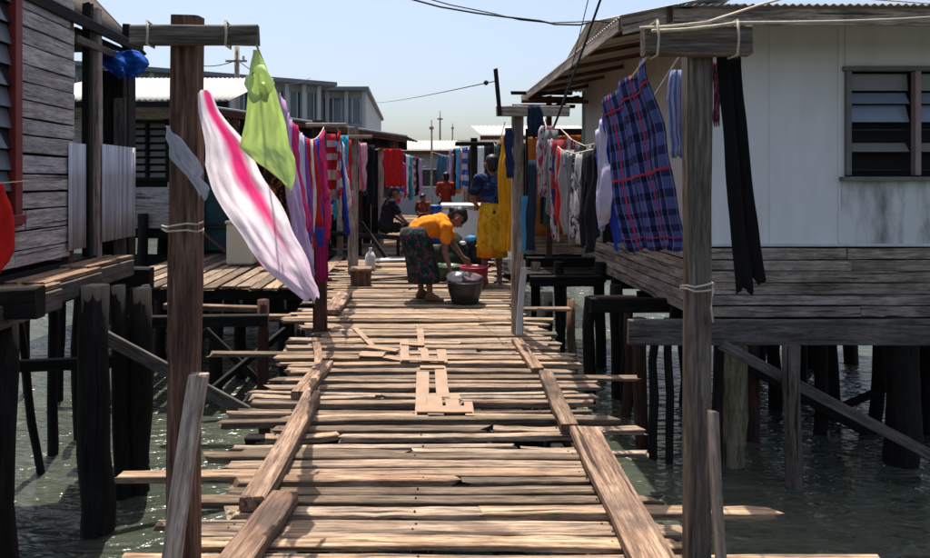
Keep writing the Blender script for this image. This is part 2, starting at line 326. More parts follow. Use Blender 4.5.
# ------------------------------------------------------------------ boardwalk
bw = thing('boardwalk', (0, 2, 0), kind='structure')
def plank_y(y0, y1, xl, xr, skew=0.0, parent=bw, dz=0.0):
    """a deck plank that fills photo rows y0..y1 (far edge, near edge) seen on the deck"""
    d0, d1 = F * H / (y0 - CY), F * H / (y1 - CY); m = (d0 + d1) / 2
    return board('plank', (xl, m + skew, -.017 + dz), (xr, m - skew, -.017 + dz), d0 - d1, .034, M_deck, parent, seg=11, jit=.10, bow=.012, ragged=.06)
nails = []
dd = 1.3
while dd < 27:
    big = any(a < dd < b_ for a, b_ in ((2.41, 2.47), (2.86, 2.9)))
    if dd < 3.3: wd = rnd.choice((.045, .055, .065, .08)) * rnd.uniform(.9, 1.1); gp = rnd.choice((.008, .011, .016, .022, .034))
    elif dd < 6.0: wd = rnd.choice((.04, .05, .06, .075, .09)) * rnd.uniform(.9, 1.1); gp = rnd.choice((.02, .03, .04, .055, .075))
    elif dd < 9: wd = rnd.uniform(.06, .12); gp = rnd.choice((.010, .016, .025, .04, .06))
    else: wd = rnd.uniform(.10, .18); gp = rnd.uniform(.01, .05)
    if big: gp = .06
    if dd < 6.2: xl = -rnd.uniform(.74, 1.08); xr = rnd.uniform(.95, 1.30)
    else: xl = -rnd.uniform(1.0, 1.3); xr = rnd.uniform(1.0, 1.35)
    if dd < 3.2: xr = min(xr, rnd.uniform(.92, 1.06))
    for (a, l_, r_) in ((2.37, -1.04, 1.68), (2.68, 0, 1.48), (3.06, -1.35, 0), (3.6, 0, 1.25), (4.52, 0, 1.55), (5.2, -1.62, 0)):
        if dd <= a < dd + wd + gp: xl = l_ or xl; xr = r_ or xr; wd = max(wd, .07)
    if dd > 13: xl -= .4; xr += .3
    sk = rnd.uniform(-.014, .014) if dd < 3.3 else rnd.uniform(-.03, .03); z = -.017 + rnd.uniform(-.010, .007); th = rnd.choice((.024, .032, .04)); mid = dd + wd / 2
    def pl(a, b_, ww, zo=0.0): board('plank', (a, mid + sk, z + zo), (b_, mid - sk, z + zo), ww, th, M_deck, bw, seg=12, jit=.10, bow=.012 if dd < 3.3 else .022, taper=rnd.uniform(-.12, .2), ragged=.08)
    if dd < 9 and rnd.random() < .25:       # two shorter lengths butted end to end
        cut = rnd.uniform(-.45, .6); pl(xl, cut, wd); pl(cut + rnd.uniform(.01, .06), xr, wd * rnd.uniform(.7, .98), rnd.uniform(-.004, .004))
    else: pl(xl, xr, wd)
    if dd < 7:
        for x in (-.72, .02, .76): nails.append((x + rnd.uniform(-.03, .03), mid + rnd.uniform(-.2, .2) * wd, z + th / 2 + .001))
    dd += wd + gp
nv_, nf_ = [], []
for (x, y, z) in nails:
    b0 = len(nv_); nv_ += [(x + .0042 * math.cos(k * 1.047), y + .0042 * math.sin(k * 1.047), z + .002) for k in range(6)] + [(x + .005 * math.cos(k * 1.047), y + .005 * math.sin(k * 1.047), z - .004) for k in range(6)]
    nf_.append(tuple(b0 + k for k in range(6))); nf_ += [(b0 + k, b0 + (k + 1) % 6, b0 + 6 + (k + 1) % 6, b0 + 6 + k) for k in range(6)]
nh = link('nail_heads', mesh_of('nail_heads', nv_, nf_), plain('rusty_nail', (.05, .025, .018), .7, .3, 30), bw); nh['kind'] = 'stuff'
for x in (-.72, .02, .76):
    for (a, b_) in ((1.2, 7.2), (7.15, 13.2), (13.15, 20), (19.95, 27)):
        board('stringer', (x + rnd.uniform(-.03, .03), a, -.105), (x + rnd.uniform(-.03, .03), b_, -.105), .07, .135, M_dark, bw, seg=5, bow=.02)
for x in (-.4, .36):  # extra dark stringers, added to keep the deck gaps dark
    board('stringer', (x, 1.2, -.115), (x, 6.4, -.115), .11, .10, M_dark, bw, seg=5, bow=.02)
for y in (2.1, 2.55, 3.1, 3.5, 4.4, 4.9, 5.3):  # extra wide beams, added to hide bright water below the gaps
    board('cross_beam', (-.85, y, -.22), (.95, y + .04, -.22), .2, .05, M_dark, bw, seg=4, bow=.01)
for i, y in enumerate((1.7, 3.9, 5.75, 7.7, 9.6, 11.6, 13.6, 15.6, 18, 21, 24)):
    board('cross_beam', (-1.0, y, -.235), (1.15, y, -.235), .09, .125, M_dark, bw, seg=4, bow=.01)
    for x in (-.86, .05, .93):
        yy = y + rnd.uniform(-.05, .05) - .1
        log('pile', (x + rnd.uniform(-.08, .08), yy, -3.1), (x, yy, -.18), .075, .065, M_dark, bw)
for (a, b_, wpx, thk, nm) in (((318.5, 366), (315, 338), .06, .03, 0), ((325.5, 361), (300, 392), .115, .05, 0), ((312, 391), (252, 497), .105, .065, 0), ((285, 492), (205, 600), .125, .05, 0),
                         ((517, 339), (538, 368), .085, .04, 0), ((546, 371), (570, 425), .095, .05, 0), ((584, 427), (700, 640), .15, .045, 0)):
    p0, p1 = G(*a, thk), G(*b_, thk); p0.z = p1.z = thk / 2 + .006
    board('kerb_board', p0, p1, wpx, thk, M_kerb, bw, seg=7, jit=.05, bow=.015)

# ------------------------------------------------------------------ clothesline posts
def line_post(loc, label, top, wid, mat, bar=None, bar_h=.09, bar_mat=None, lean=0.0, bot=-3.1, dep=None, group='clothesline posts along the boardwalk'):
    x, y = loc; tp = thing('clothesline_post', (x, y, 0), label, 'post', group)
    board('post', (x - lean, y, bot), (x + lean, y, top), wid, dep or wid * .9, mat, tp, up=(0, 1, 0), seg=16, jit=.06, bow=.012)
    if bar:
        z = bar[2]; board('crossbar', (bar[0], y - (dep or wid * .9) * .5 - .029, z), (bar[1], y - (dep or wid * .9) * .5 - .029, z), .05, bar_h, bar_mat or mat, tp, seg=5, jit=.04)
    return tp
def X(px, D): return (px - CX) / F * D
def Z(py, D): return H - (py - CY) / F * D
ND = 2.32
t1 = line_post((X(183, ND), ND), 'dark brown near post with a grey crossbar, left of the boardwalk', Z(18, ND), .102, M_post_brown, (X(131, 2.24), X(257, 2.24), Z(35, 2.24)), .066, M_post_grey, lean=.018, dep=.085)
t2 = line_post((X(697, ND), ND), 'grey near post with a thick crossbar, right of the boardwalk', Z(24, ND), .086, M_post_grey, (X(645, 2.24), X(752, 2.24), Z(40, 2.24)), .104, M_post_grey, dep=.06)
t3 = line_post((X(319.5, 5.95), 5.95), 'reddish brown post with a magenta cloth on it, second on the left', Z(121, 5.95), .125, M_pile_red, (X(306, 5.85), X(346, 5.85), Z(125, 5.85)), .035, M_grey)
t4 = line_post((X(517.5, 5.8), 5.8), 'dark grey post with stick standing on its crossbar, second on the right', Z(106, 5.8), .10, M_grey, (X(497, 5.7), X(570, 5.7), Z(111, 5.7)), .09, M_grey)
board('upright_stick', P(500, 116, 5.66), P(495.5, 69, 5.66), .035, .03, M_dark, t4)
t5 = line_post((X(353, 9.7), 9.7), 'grey post with a slanting brace, third on the left side', Z(128, 9.7), .15, M_grey, (X(340, 9.6), X(372, 9.6), Z(137, 9.6)), .05, M_grey)
board('brace', P(361, 222, 9.8), P(386, 257, 9.75), .1, .05, M_dark, t5)
t6 = line_post((X(474, 12.5), 12.5), 'far dark post between hanging clothes, third on the right side', Z(138, 12.5), .13, M_dark, (X(455, 12.4), X(496, 12.4), Z(144, 12.4)), .08, M_dark)
# boards and sticks leaning beside the near posts
o = board('leaning_plank', P(199, 374, 2.16), (X(166, 2.06), 2.07, .03), .062, .026, M_grey, None, up=(0, 1, 0), seg=7, bow=.008); tag(o, 'grey plank leaning on the brown post at the left edge', 'plank')
o = board('leaning_stick', P(713, 412, 2.2), (X(724, 2.13), 2.13, -.02), .030, .03, M_grey, None, up=(0, 1, 0), seg=6, bow=.008); tag(o, 'thin pale stick leaning on the near right post', 'stick')
o = board('short_stick', P(524, 268, 5.6), P(519, 334, 5.6), .05, .04, M_zinc, None, up=(0, 1, 0), seg=5, bow=.006); tag(o, 'short pale stick standing beside the second right post', 'stick')

# ------------------------------------------------------------------ right house
HX, HY = X(698, 6.8), 6.8
rh = thing('stilt_house', (HX, HY, 0), 'pale grey walled stilt house with louvre windows on the right', 'house')
ztop, zmid, zbot = 3.02, Z(245, HY), Z(317, HY)
HXR, HYB = 7.2, 11.3
wx0, wx1, wz0, wz1 = X(845, HY), X(996, HY), Z(178, HY), Z(69, HY)
sx = X(839, HY)
box('wall_panel', ((HX + sx) / 2, HY + .02, (zmid + ztop) / 2), (sx - HX - .006, .04, ztop - zmid), M_wall, rh)
box('wall_panel', ((sx + HXR) / 2, HY + .02, (zmid + wz0) / 2), (HXR - sx - .006, .04, wz0 - zmid), M_wall_stain, rh)
box('wall_panel', ((sx + wx0) / 2, HY + .02, (wz0 + ztop) / 2 + .002), (wx0 - sx - .006, .04, ztop - wz0 - .004), M_wall, rh)
box('wall_panel', ((wx0 + HXR) / 2, HY + .02, (wz1 + ztop) / 2), (HXR - wx0 - .006, .04, ztop - wz1), M_wall, rh)
box('wall_panel', ((wx1 + HXR) / 2, HY + .02, (wz0 + wz1) / 2), (HXR - wx1, .04, wz1 - wz0 - .006), M_wall, rh)
box('cover_strip', (sx, HY - .004, (zmid + ztop) / 2), (.022, .012, ztop - zmid - .05), M_wall, rh, bev=.002)
for xx in (HX + .75,): box('cover_strip', (xx, HY - .003, (zmid + ztop) / 2), (.012, .008, ztop - zmid - .05), M_wall, rh, bev=.002)
board('wall_trim', (HX - .01, HY - .012, zmid), (HXR, HY - .012, zmid), .03, .03, M_white_paint, rh, seg=6)
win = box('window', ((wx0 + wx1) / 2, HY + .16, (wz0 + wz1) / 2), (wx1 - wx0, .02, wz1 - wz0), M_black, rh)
mulx = X(915.5, HY)
for (c, s, m) in ((((wx0 + wx1) / 2, HY - .005, wz1), (wx1 - wx0 + .06, .07, .05), M_frame), (((wx0 + wx1) / 2, HY - .02, wz0 - .01), (wx1 - wx0 + .14, .12, .045), M_frame),
                  ((wx0 + .02, HY - .006, (wz0 + wz1) / 2), (.055, .065, wz1 - wz0 - .055), M_frame), ((mulx, HY - .008, (wz0 + wz1) / 2), (.06, .07, wz1 - wz0 - .055), M_pink_paint),
                  ((wx1 - .02, HY - .006, (wz0 + wz1) / 2), (.05, .065, wz1 - wz0 - .055), M_frame)): box('frame', c, s, m, win)
for (xa, xb) in ((wx0 + .05, mulx - .035), (mulx + .035, wx1 - .05)):
    for (ya, yb, m, tilt) in ((74, 91, M_louvre_beige, 4), (92, 105, M_louvre, 30), (104.5, 123, M_louvre, 18), (142, 153, M_louvre_beige, 35), (168, 171, M_louvre_dark, 60), (128, 131, M_louvre_dark, 60)):
        hgt = (yb - ya) / F * HY
        box('louvre', ((xa + xb) / 2, HY + .06, Z((ya + yb) / 2, HY + .06)), (xb - xa - .012, .008, hgt), m, win, rx=R(-tilt), bev=.002)
# front and side lower siding, one board each
nb_ = 6
for i in range(nb_):
    za = zmid - .03 - (zmid - .03 - zbot) * i / nb_; hgt = (zmid - .03 - zbot) / nb_
    cut = rnd.uniform(4.3, 6.2)
    for (xa, xb) in ((HX - .02, cut), (cut + .008, HXR)):
        board('siding_board', (xa, HY - .012 - rnd.uniform(0, .012), za - hgt / 2), (xb, HY - .012 - rnd.uniform(0, .012), za - hgt / 2), .026, hgt * rnd.uniform(.84, .95), M_grey, rh, seg=6, jit=.05, bow=.006)
box('dark_wall_backing', ((HX + HXR) / 2, HY + .06, (zmid + zbot) / 2 - .02), (HXR - HX - .1, .03, zmid - zbot), M_black, rh)  # black backing, paints shade into the gaps between siding boards
box('dark_wall_backing', (HX + .05, (HY + HYB) / 2, (.86 + zbot) / 2), (.03, HYB - HY - .2, .86 - zbot), M_black, rh)  # same black gap shade behind the side boards
nsb = 8; z_hi = .86
for i in range(nsb):
    hgt = (z_hi - zbot) / nsb; za = z_hi - hgt * i; cut = rnd.uniform(7.6, 10.4)
    for (ya, yb) in ((HY + .012, cut), (cut + .008, HYB)):
        board('siding_board', (HX - .012 - rnd.uniform(0, .01), ya, za - hgt / 2), (HX - .012 - rnd.uniform(0, .01), yb, za - hgt / 2), .026, hgt * rnd.uniform(.84, .95), M_grey, rh, seg=5, jit=.05, bow=.006)
box('wall_panel', (HX + .03, (HY + HYB) / 2 + .02, (z_hi + ztop + .1) / 2), (.04, HYB - HY - .04, ztop + .1 - z_hi), M_wall_cream, rh)
# high side window with shutters
sw = box('window', (HX + .005, 9.3, 2.1), (.03, .85, .75), M_black, rh)
for (yy, zz, sy, sz) in ((8.86, 2.1, .06, .84), (9.74, 2.1, .06, .84), (9.3, 2.5, .94, .06), (9.3, 1.7, .94, .06)): box('frame', (HX - .02, yy, zz), (.05, sy, sz), M_frame, sw)
box('wall_panel', ((HX + HXR) / 2, HYB, (zbot + ztop) / 2), (HXR - HX, .05, ztop - zbot + .2), M_wall_cream, rh)
box('wall_panel', (HXR, (HY + HYB) / 2 + .02, (zbot + ztop) / 2), (.05, HYB - HY, ztop - zbot + .2), M_wall_cream, rh)
box('floor', ((HX + HXR) / 2, (HY + HYB) / 2, zbot + .02), (HXR - HX - .1, HYB - HY - .12, .06), M_dark, rh)
# roof: main sheet rising away from the front eave, side eave falling to the left
EY = 6.12; ez = Z(8, EY); xl = X(622, EY); xk = X(675, EY)
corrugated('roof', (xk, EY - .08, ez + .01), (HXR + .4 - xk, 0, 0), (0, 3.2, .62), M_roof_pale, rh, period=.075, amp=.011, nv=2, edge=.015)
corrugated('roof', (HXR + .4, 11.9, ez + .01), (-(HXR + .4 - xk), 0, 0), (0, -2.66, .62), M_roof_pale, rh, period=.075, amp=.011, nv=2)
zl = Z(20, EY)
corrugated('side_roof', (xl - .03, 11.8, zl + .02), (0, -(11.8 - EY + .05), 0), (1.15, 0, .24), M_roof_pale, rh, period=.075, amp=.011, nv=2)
board('fascia', (xk - .02, EY, ez - .09), (HXR + .4, EY, ez - .09), .03, .155, M_grey, rh, seg=7, jit=.02)
board('fascia', (xl, EY - .002, zl - .065), (xk - .03, EY - .002, ez - .075), .03, .15, M_grey, rh, seg=4, jit=.02)
board('fascia_end', (xk - .06, EY - .03, ez + .0), (xk - .06, EY - .03, ez - .14), .045, .03, M_brown, rh, up=(0, 1, 0))
board('fascia', (xl - .015, EY + .02, zl - .05), (xl - .015, 11.7, zl - .05), .03, .11, M_grey, rh, seg=8, jit=.03, bow=.01)
y = EY + .35
while y < 11.6:
    board('rafter', (xl + .02, y, zl - .07), (HX + .02, y, zl + .12), .045, .055, M_brown, rh, seg=3); y += .93
y = EY + .06
while y < 11.6:
    board('soffit_panel', (xl + .04, y + .3, zl - .005), (HX + .01, y + .3, zl + .195), .59, .012, M_wall_cream, rh, seg=2); y += .62
board('corner_post', (HX - .03, HY - .03, zbot), (HX - .03, HY - .03, ztop), .09, .09, M_grey, rh, up=(0, 1, 0), seg=6)
# substructure
board('floor_beam', (X(628, 6.3), 6.3, Z(332, 6.3)), (7.6, 6.3, Z(331, 6.3)), .07, .245, M_beam, rh, seg=8, jit=.03, bow=.01)
board('floor_beam', (X(590, 7.6), 7.6, Z(305, 7.6)), (X(680, 7.6), 7.6, Z(305, 7.6)), .09, .17, M_dark, rh, seg=4)
board('diagonal_brace', P(722, 345, 6.15), P(990, 486, 6.15), .05, .10, M_beam, rh, seg=7, jit=.04, bow=.02)
board('diagonal_brace', P(722, 352, 6.9), P(880, 440, 7.4), .05, .10, M_dark, rh, seg=5)
board('diagonal_brace', P(905, 380, 7.6), P(815, 418, 7.6), .05, .08, M_dark, rh, seg=5)
for yy in (7.4, 8.5, 9.6, 10.7): board('floor_joist', (HX - .05, yy, zbot - .09), (HXR, yy, zbot - .09), .08, .15, M_dark, rh, seg=4)
def pile(px, wpx, D, topy, mat, parent, lean=0.0, wob=.025):
    r = wpx / F * D / 2; x = X(px, D)
    return log('pile', (x + lean, D, -3.1), (x, D, Z(topy, D)), r * 1.05, r * .95, mat, parent, seg=8, wob=wob)
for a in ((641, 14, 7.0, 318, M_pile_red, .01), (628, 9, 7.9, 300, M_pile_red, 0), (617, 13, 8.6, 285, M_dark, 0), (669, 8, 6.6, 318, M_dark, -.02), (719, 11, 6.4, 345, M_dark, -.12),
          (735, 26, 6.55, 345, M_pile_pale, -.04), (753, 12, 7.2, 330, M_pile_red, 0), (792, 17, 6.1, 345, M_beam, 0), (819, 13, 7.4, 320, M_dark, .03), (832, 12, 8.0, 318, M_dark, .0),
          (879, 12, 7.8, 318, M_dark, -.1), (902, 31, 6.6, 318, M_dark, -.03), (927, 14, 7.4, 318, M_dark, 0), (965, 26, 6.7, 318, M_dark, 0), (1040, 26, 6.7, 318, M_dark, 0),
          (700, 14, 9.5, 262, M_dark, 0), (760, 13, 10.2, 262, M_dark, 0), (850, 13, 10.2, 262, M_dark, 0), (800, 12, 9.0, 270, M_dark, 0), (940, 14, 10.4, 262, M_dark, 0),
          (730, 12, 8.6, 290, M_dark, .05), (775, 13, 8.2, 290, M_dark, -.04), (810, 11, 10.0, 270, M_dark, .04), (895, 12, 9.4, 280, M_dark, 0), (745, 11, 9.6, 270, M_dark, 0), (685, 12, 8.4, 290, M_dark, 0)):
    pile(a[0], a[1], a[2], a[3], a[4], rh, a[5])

# ------------------------------------------------------------------ left house
LX = -3.0
lh = thing('stilt_house', (LX, 5, 0), 'blue grey plank stilt house with red window frame at the left edge', 'house')
lz0 = .70; lz1 = 3.6; ly1 = F * 3.0 / (CX - 72)
zz = lz0
while zz < lz1:
    hgt = rnd.uniform(.125, .16); cut = rnd.uniform(4.0, 5.3)
    for (ya, yb) in ((2.6, cut), (cut + .006, ly1)):
        if zz > 1.0 and zz < 2.85:     # leave the window bay open
            ya, yb = (2.6, 3.86) if ya < 3 else (4.84, ly1)
        o = board('siding_board', (LX + rnd.uniform(0, .012), ya, zz + hgt / 2), (LX + rnd.uniform(0, .012), yb, zz + hgt / 2), .024 + rnd.uniform(0, .014), hgt - rnd.uniform(.008, .02), M_blue, lh, seg=4, jit=.03, bow=.006)
        o.rotation_euler.rotate_axis('X', 0)
    zz += hgt
box('dark_wall_backing', (LX - .08, (2.6 + ly1) / 2, (lz0 + lz1) / 2), (.05, ly1 - 2.6, lz1 - lz0), M_black, lh)  # black sheet standing in for shadow between the planks
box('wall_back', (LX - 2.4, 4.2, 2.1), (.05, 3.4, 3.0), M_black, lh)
box('floor', (LX - 1.2, 4.4, .62), (2.4, 3.8, .08), M_dark, lh)
box('wall_rear', (LX - 1.2, ly1 + .05, 2.1), (2.36, .05, 3.0), M_blue, lh)
lw = box('window', (LX - .03, 4.36, 1.97), (.02, 1.06, 1.74), M_black, lh)
for (c, s) in (((LX + .02, 4.86, 1.97), (.06, .085, 1.9)), ((LX + .02, 3.85, 1.97), (.06, .09, 1.9)), ((LX + .023, 4.355, 2.9), (.07, 1.12, .09)), ((LX + .026, 4.355, 1.07), (.09, 1.12, .07))): box('frame', c, s, M_red_paint, lw)
for k in range(11):
    box('louvre', (LX + .0, 4.355, 1.2 + k * .155), (.008, .92, .15), M_louvre_side if k % 3 else M_louvre_dark, lw, ry=R(-14), bev=.002)
# porch corner: posts, zinc half walls
for (px, m) in ((70, M_brown), (90, M_dark), (98.5, M_grey), (129, M_dark)):
    D = F * 3.0 / (CX - px); board('porch_post', (LX - .02, D, .45), (LX - .02, D, 3.0), .075, .075, m, lh, up=(0, 1, 0), seg=6, bow=.01)
corrugated('zinc_panel', (LX + .04, F * 3 / (CX - 64), .76), (0, F * 3 / (CX - 80) - F * 3 / (CX - 64), 0), (0, 0, .93), M_zinc_rib_shade, lh, period=.085, amp=.019)
corrugated('zinc_panel', (LX + .04, F * 3 / (CX - 98), .78), (0, F * 3 / (CX - 130) - F * 3 / (CX - 98), 0), (0, 0, .93), M_zinc_rib_shade, lh, period=.085, amp=.019)
board('eave_lining', (LX - .35, 6.9, 2.74), (LX - .35, 5.9, 2.74), .6, .03, M_dark, lh)
board('rail', (LX, 5.75, 2.62), (LX, 6.9, 2.62), .05, .07, M_beam, lh)
box('porch_back_wall', (LX - 1.3, 6.0, 1.4), (.05, 1.8, 1.6), M_black, lh)
box('porch_shade_backing', (-3.18, 6.86, 1.5), (.36, .3, 2.0), M_dark, lh)  # dark backing added in place of the shade inside the porch
for k in range(3): board('backing_board', (-3.33 + k * .15, 6.69, .55), (-3.33 + k * .15, 6.69, 2.45 - .12 * k), .12, .02, (M_brown, M_dark, M_beam)[k], lh, up=(0, 1, 0), seg=3)
# eave: rafters and old rusty sheet
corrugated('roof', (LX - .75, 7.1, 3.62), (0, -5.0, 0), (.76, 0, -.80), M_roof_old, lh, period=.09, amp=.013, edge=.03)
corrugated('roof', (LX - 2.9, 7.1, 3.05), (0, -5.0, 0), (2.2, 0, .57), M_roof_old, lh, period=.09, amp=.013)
for yy in (4.2, 4.9, 5.6, 6.25, 6.95): board('rafter', (LX - .62, yy, 3.40), (LX - .02, yy, 2.77), .045, .09, M_dark if yy > 5 else M_brown, lh, seg=3)
board('fascia', (LX + .03, 2.4, 2.79), (LX + .03, 7.1, 2.79), .028, .10, M_dark, lh, seg=6, jit=.04)
board('gable_or_shade_board', (LX - .72, 7.06, 3.50), (LX + .04, 7.06, 2.70), .03, .14, M_dark, lh, seg=3)
# porch edge boards, stepped, and beams
for (xa, D0, D1, zt, m) in ((LX + .28, 3.4, 4.85, .585, M_kerb), (LX + .22, 4.75, 5.6, .60, M_kerb), (LX + .17, 5.5, 6.35, .62, M_kerb)):
    board('porch_board', (xa, D0, zt), (xa, D1, zt), .17, .035, m, lh, seg=4)
    board('porch_board', (xa - .2, D0, zt), (xa - .2, D1, zt), .16, .035, m, lh, seg=4)
    board('porch_beam', (xa + .08, D0 + .02, zt - .10), (xa + .08, D1 - .02, zt - .10), .05, .15, M_beam, lh, seg=4)
board('porch_beam', (X(-40, 4.2), 4.2, Z(304, 4.2)), (X(40, 4.2), 4.2, Z(302, 4.2)), .12, .2, M_dark, lh, seg=3)
board('floor_beam', (X(84, 6.9), 6.9, Z(277, 6.9)), (X(152, 6.9), 6.9, Z(279, 6.9)), .14, .24, M_dark, lh, seg=3)
board('floor_beam', (X(-30, 5.9), 5.9, Z(368, 5.9)), (X(110, 5.9), 5.9, Z(362, 5.9)), .1, .1, M_dark, lh, seg=3)
board('diagonal_brace', P(92, 330, 5.6), P(262, 420, 6.0), .05, .11, M_beam, lh, seg=5)
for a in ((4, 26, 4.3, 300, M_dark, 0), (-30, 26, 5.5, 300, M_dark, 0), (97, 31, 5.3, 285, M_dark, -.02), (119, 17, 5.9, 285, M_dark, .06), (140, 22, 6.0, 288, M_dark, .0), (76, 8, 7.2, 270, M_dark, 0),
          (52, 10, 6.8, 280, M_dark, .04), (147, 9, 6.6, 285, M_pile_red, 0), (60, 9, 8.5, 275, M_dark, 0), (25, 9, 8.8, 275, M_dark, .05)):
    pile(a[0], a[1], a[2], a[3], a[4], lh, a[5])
log('pile', (X(45, 6.4), 6.4, -3.1 + 1.2), (X(17, 6.2), 6.2, Z(300, 6.2)), .04, .035, M_dark, lh)

# ------------------------------------------------------------------ left side platform
sp = thing('side_platform', (-2.6, 8.5, 0), kind='structure')
x = X(95, 8.7)
while x < -1.42:
    wd = rnd.uniform(.12, .19)
    board('plank', (x + wd / 2, 8.35 + rnd.uniform(-.12, .1), -.02), (x + wd / 2 + rnd.uniform(-.04, .04), 12.2, -.02), wd, .036, M_deck, sp, seg=6, jit=.05, bow=.015, ragged=.05)
    x += wd + rnd.uniform(.012, .06)
for yy in (8.55, 10.2, 11.9): board('beam', (-4.6, yy, -.12), (-1.0, yy, -.12), .09, .15, M_dark, sp, seg=4)
board('beam', (X(165, 7.4), 7.4, Z(306, 7.4)), (X(262, 7.4), 7.4, Z(309, 7.4)), .1, .06, M_kerb, sp, seg=4)
board('beam', (X(120, 6.6), 6.6, Z(322, 6.6)), (X(268, 6.6), 6.6, Z(320, 6.6)), .08, .12, M_dark, sp, seg=4)
board('beam', (X(255, 6.9), 6.9, Z(317, 6.9)), (X(318, 6.9), 6.9, Z(317, 6.9)), .1, .05, M_kerb, sp, seg=4)
for (px, D, ty, wpx, m) in ((265, 6.7, 300, 12, M_pile_red), (215, 8.6, 297, 14, M_dark), (240, 9.5, 290, 12, M_dark), (285, 8.7, 297, 13, M_dark), (180, 8.7, 297, 14, M_dark), (196, 10.2, 290, 12, M_dark), (296, 10.2, 290, 11, M_dark), (160, 10.5, 280, 12, M_dark), (300, 7.2, 322, 11, M_dark)):
    pile(px, wpx, D, ty, m, sp)
board('brace', P(175, 420, 6.3), P(285, 330, 7.2), .05, .07, M_dark, sp)
board('brace', P(205, 330, 8.0), P(300, 420, 8.0), .05, .09, M_dark, sp)
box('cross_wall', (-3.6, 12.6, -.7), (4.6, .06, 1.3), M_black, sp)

# ------------------------------------------------------------------ second left house behind the porch
h2 = thing('plank_house', (X(165, 12), 12.0, 0), 'grey plank house with louvre window and pale roof behind the left porch', 'house')
D2 = 12.0; x0, x1 = -6.6, X(204, D2)
zz = .5
lwx0, lwx1, lwz0, lwz1 = X(127, D2), X(168, D2), Z(179, D2), Z(122, D2)
while zz < 2.7:
    hgt = .15
    spans = [(x0, x1)]
    if lwz0 - .1 < zz + .07 < lwz1: spans = [(x0, lwx0), (lwx1, x1)]
    for a, b_ in spans: board('siding_board', (a, D2 - rnd.uniform(0, .01), zz + .075), (b_, D2 - rnd.uniform(0, .01), zz + .075), .025, hgt + .006, M_blue, h2, seg=4, jit=.02)
    zz += hgt
box('dark_wall_backing', ((x0 + x1) / 2, D2 + .1, 1.5), (x1 - x0, .04, 2.4), M_black, h2)
wn = box('window', ((lwx0 + lwx1) / 2, D2 + .05, (lwz0 + lwz1) / 2), (lwx1 - lwx0, .02, lwz1 - lwz0), M_black, h2)
for k in range(8):
    zk = lwz0 + (k + .5) * (lwz1 - lwz0) / 8
    for (a, b_) in ((lwx0, (lwx0 + lwx1) / 2 - .03), ((lwx0 + lwx1) / 2 + .03, lwx1)): box('louvre', ((a + b_) / 2, D2 + .0, zk), (b_ - a - .03, .008, .095), M_frame, wn, rx=R(-25), bev=.002)
for (c, s) in ((((lwx0 + lwx1) / 2, D2 - .03, (lwz0 + lwz1) / 2), (.05, .05, lwz1 - lwz0)), ((lwx0, D2 - .03, (lwz0 + lwz1) / 2), (.06, .05, lwz1 - lwz0 + .1)), ((lwx1, D2 - .03, (lwz0 + lwz1) / 2), (.06, .05, lwz1 - lwz0 + .1)),
               (((lwx0 + lwx1) / 2, D2 - .033, lwz1), (lwx1 - lwx0, .05, .06)), (((lwx0 + lwx1) / 2, D2 - .033, lwz0), (lwx1 - lwx0, .06, .06))): box('frame', c, s, M_dark, wn)
corrugated('roof', (-7.2, D2 - .7, Z(100, D2 - .7)), (X(240, D2) + 7.2, 0, 0), (0, 3.6, .95), M_roof_pale, h2, period=.1, amp=.014)
board('fascia', (-7.2, D2 - .66, Z(102, D2 - .7) - .04), (X(238, D2), D2 - .66, Z(102, D2 - .7) - .04), .03, .1, M_dark, h2, seg=5)
for xx in (-6, -5, -4): pile(CX + xx / D2 * F, 11, D2 - .1, 214, M_dark, h2); 
for xx in (-6.3, -5.2, -4.4): pile(CX + xx / 13.4 * F, 11, 13.4, 214, M_dark, h2)
box('floor', ((x0 + x1) / 2, D2 + 1.2, .42), (x1 - x0, 2.3, .14), M_dark, h2)
door = box('door', (X(214, D2 + .1), D2 + .06, Z(203, D2)), (.5, .05, 1.75), M_teal, h2)
board('door_rail', (X(201, D2), D2 - .02, Z(226, D2)), (X(228, D2), D2 - .02, Z(226, D2)), .03, .05, M_brown, door)
board('door_rail', (X(201, D2), D2 - .02, Z(160, D2)), (X(228, D2), D2 - .02, Z(160, D2)), .03, .06, M_teal, door)
board('porch_brace', P(203, 232, 11.6), P(226, 252, 11.6), .07, .05, M_brown, h2)

# ------------------------------------------------------------------ laundry shed on the left
sh = thing('lean_to_shed', (-2, 13, 0), 'open lean-to shed with sloping brown roof behind the left clothesline', 'shed')
ra, rb = P(178, 103, 10.4), P(407, 137, 12.6)
rv = Vector((.25, 3.2, .1))
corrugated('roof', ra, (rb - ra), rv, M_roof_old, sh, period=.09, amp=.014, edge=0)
board('fascia', ra + Vector((0, -.03, -.06)), rb + Vector((0, -.03, -.06)), .03, .10, M_brown, sh, seg=7, jit=.04)
board('sunlit_edge_strip', ra + Vector((0, -.03, .015)), rb + Vector((0, -.03, .015)), .05, .03, M_zinc, sh, seg=7, jit=.03)  # pale strip added, sunlight on the sheet edge put into its colour
for k in range(6):
    p = ra.lerp(rb, (k + .5) / 6) - Vector((0, 0, .07)); board('rafter', p, p + rv * .95, .05, .09, M_brown, sh, seg=2)
for k in range(22):  # dark boards added to stand in for shade below the roof edge
    f0, f1 = k / 22, (k + .93) / 22; pa, pb = ra.lerp(rb, f0), ra.lerp(rb, f1); pm = (pa + pb) / 2; hh_ = .42 if k < 15 else .2
    board('gable_or_shade_board', pm + Vector((0, .10, -.06)), pm + Vector((0, .10, -.06 - hh_)), (pb - pa).length, .02, M_brown if k % 4 == 0 else M_dark, sh, up=(0, 1, 0), seg=2)
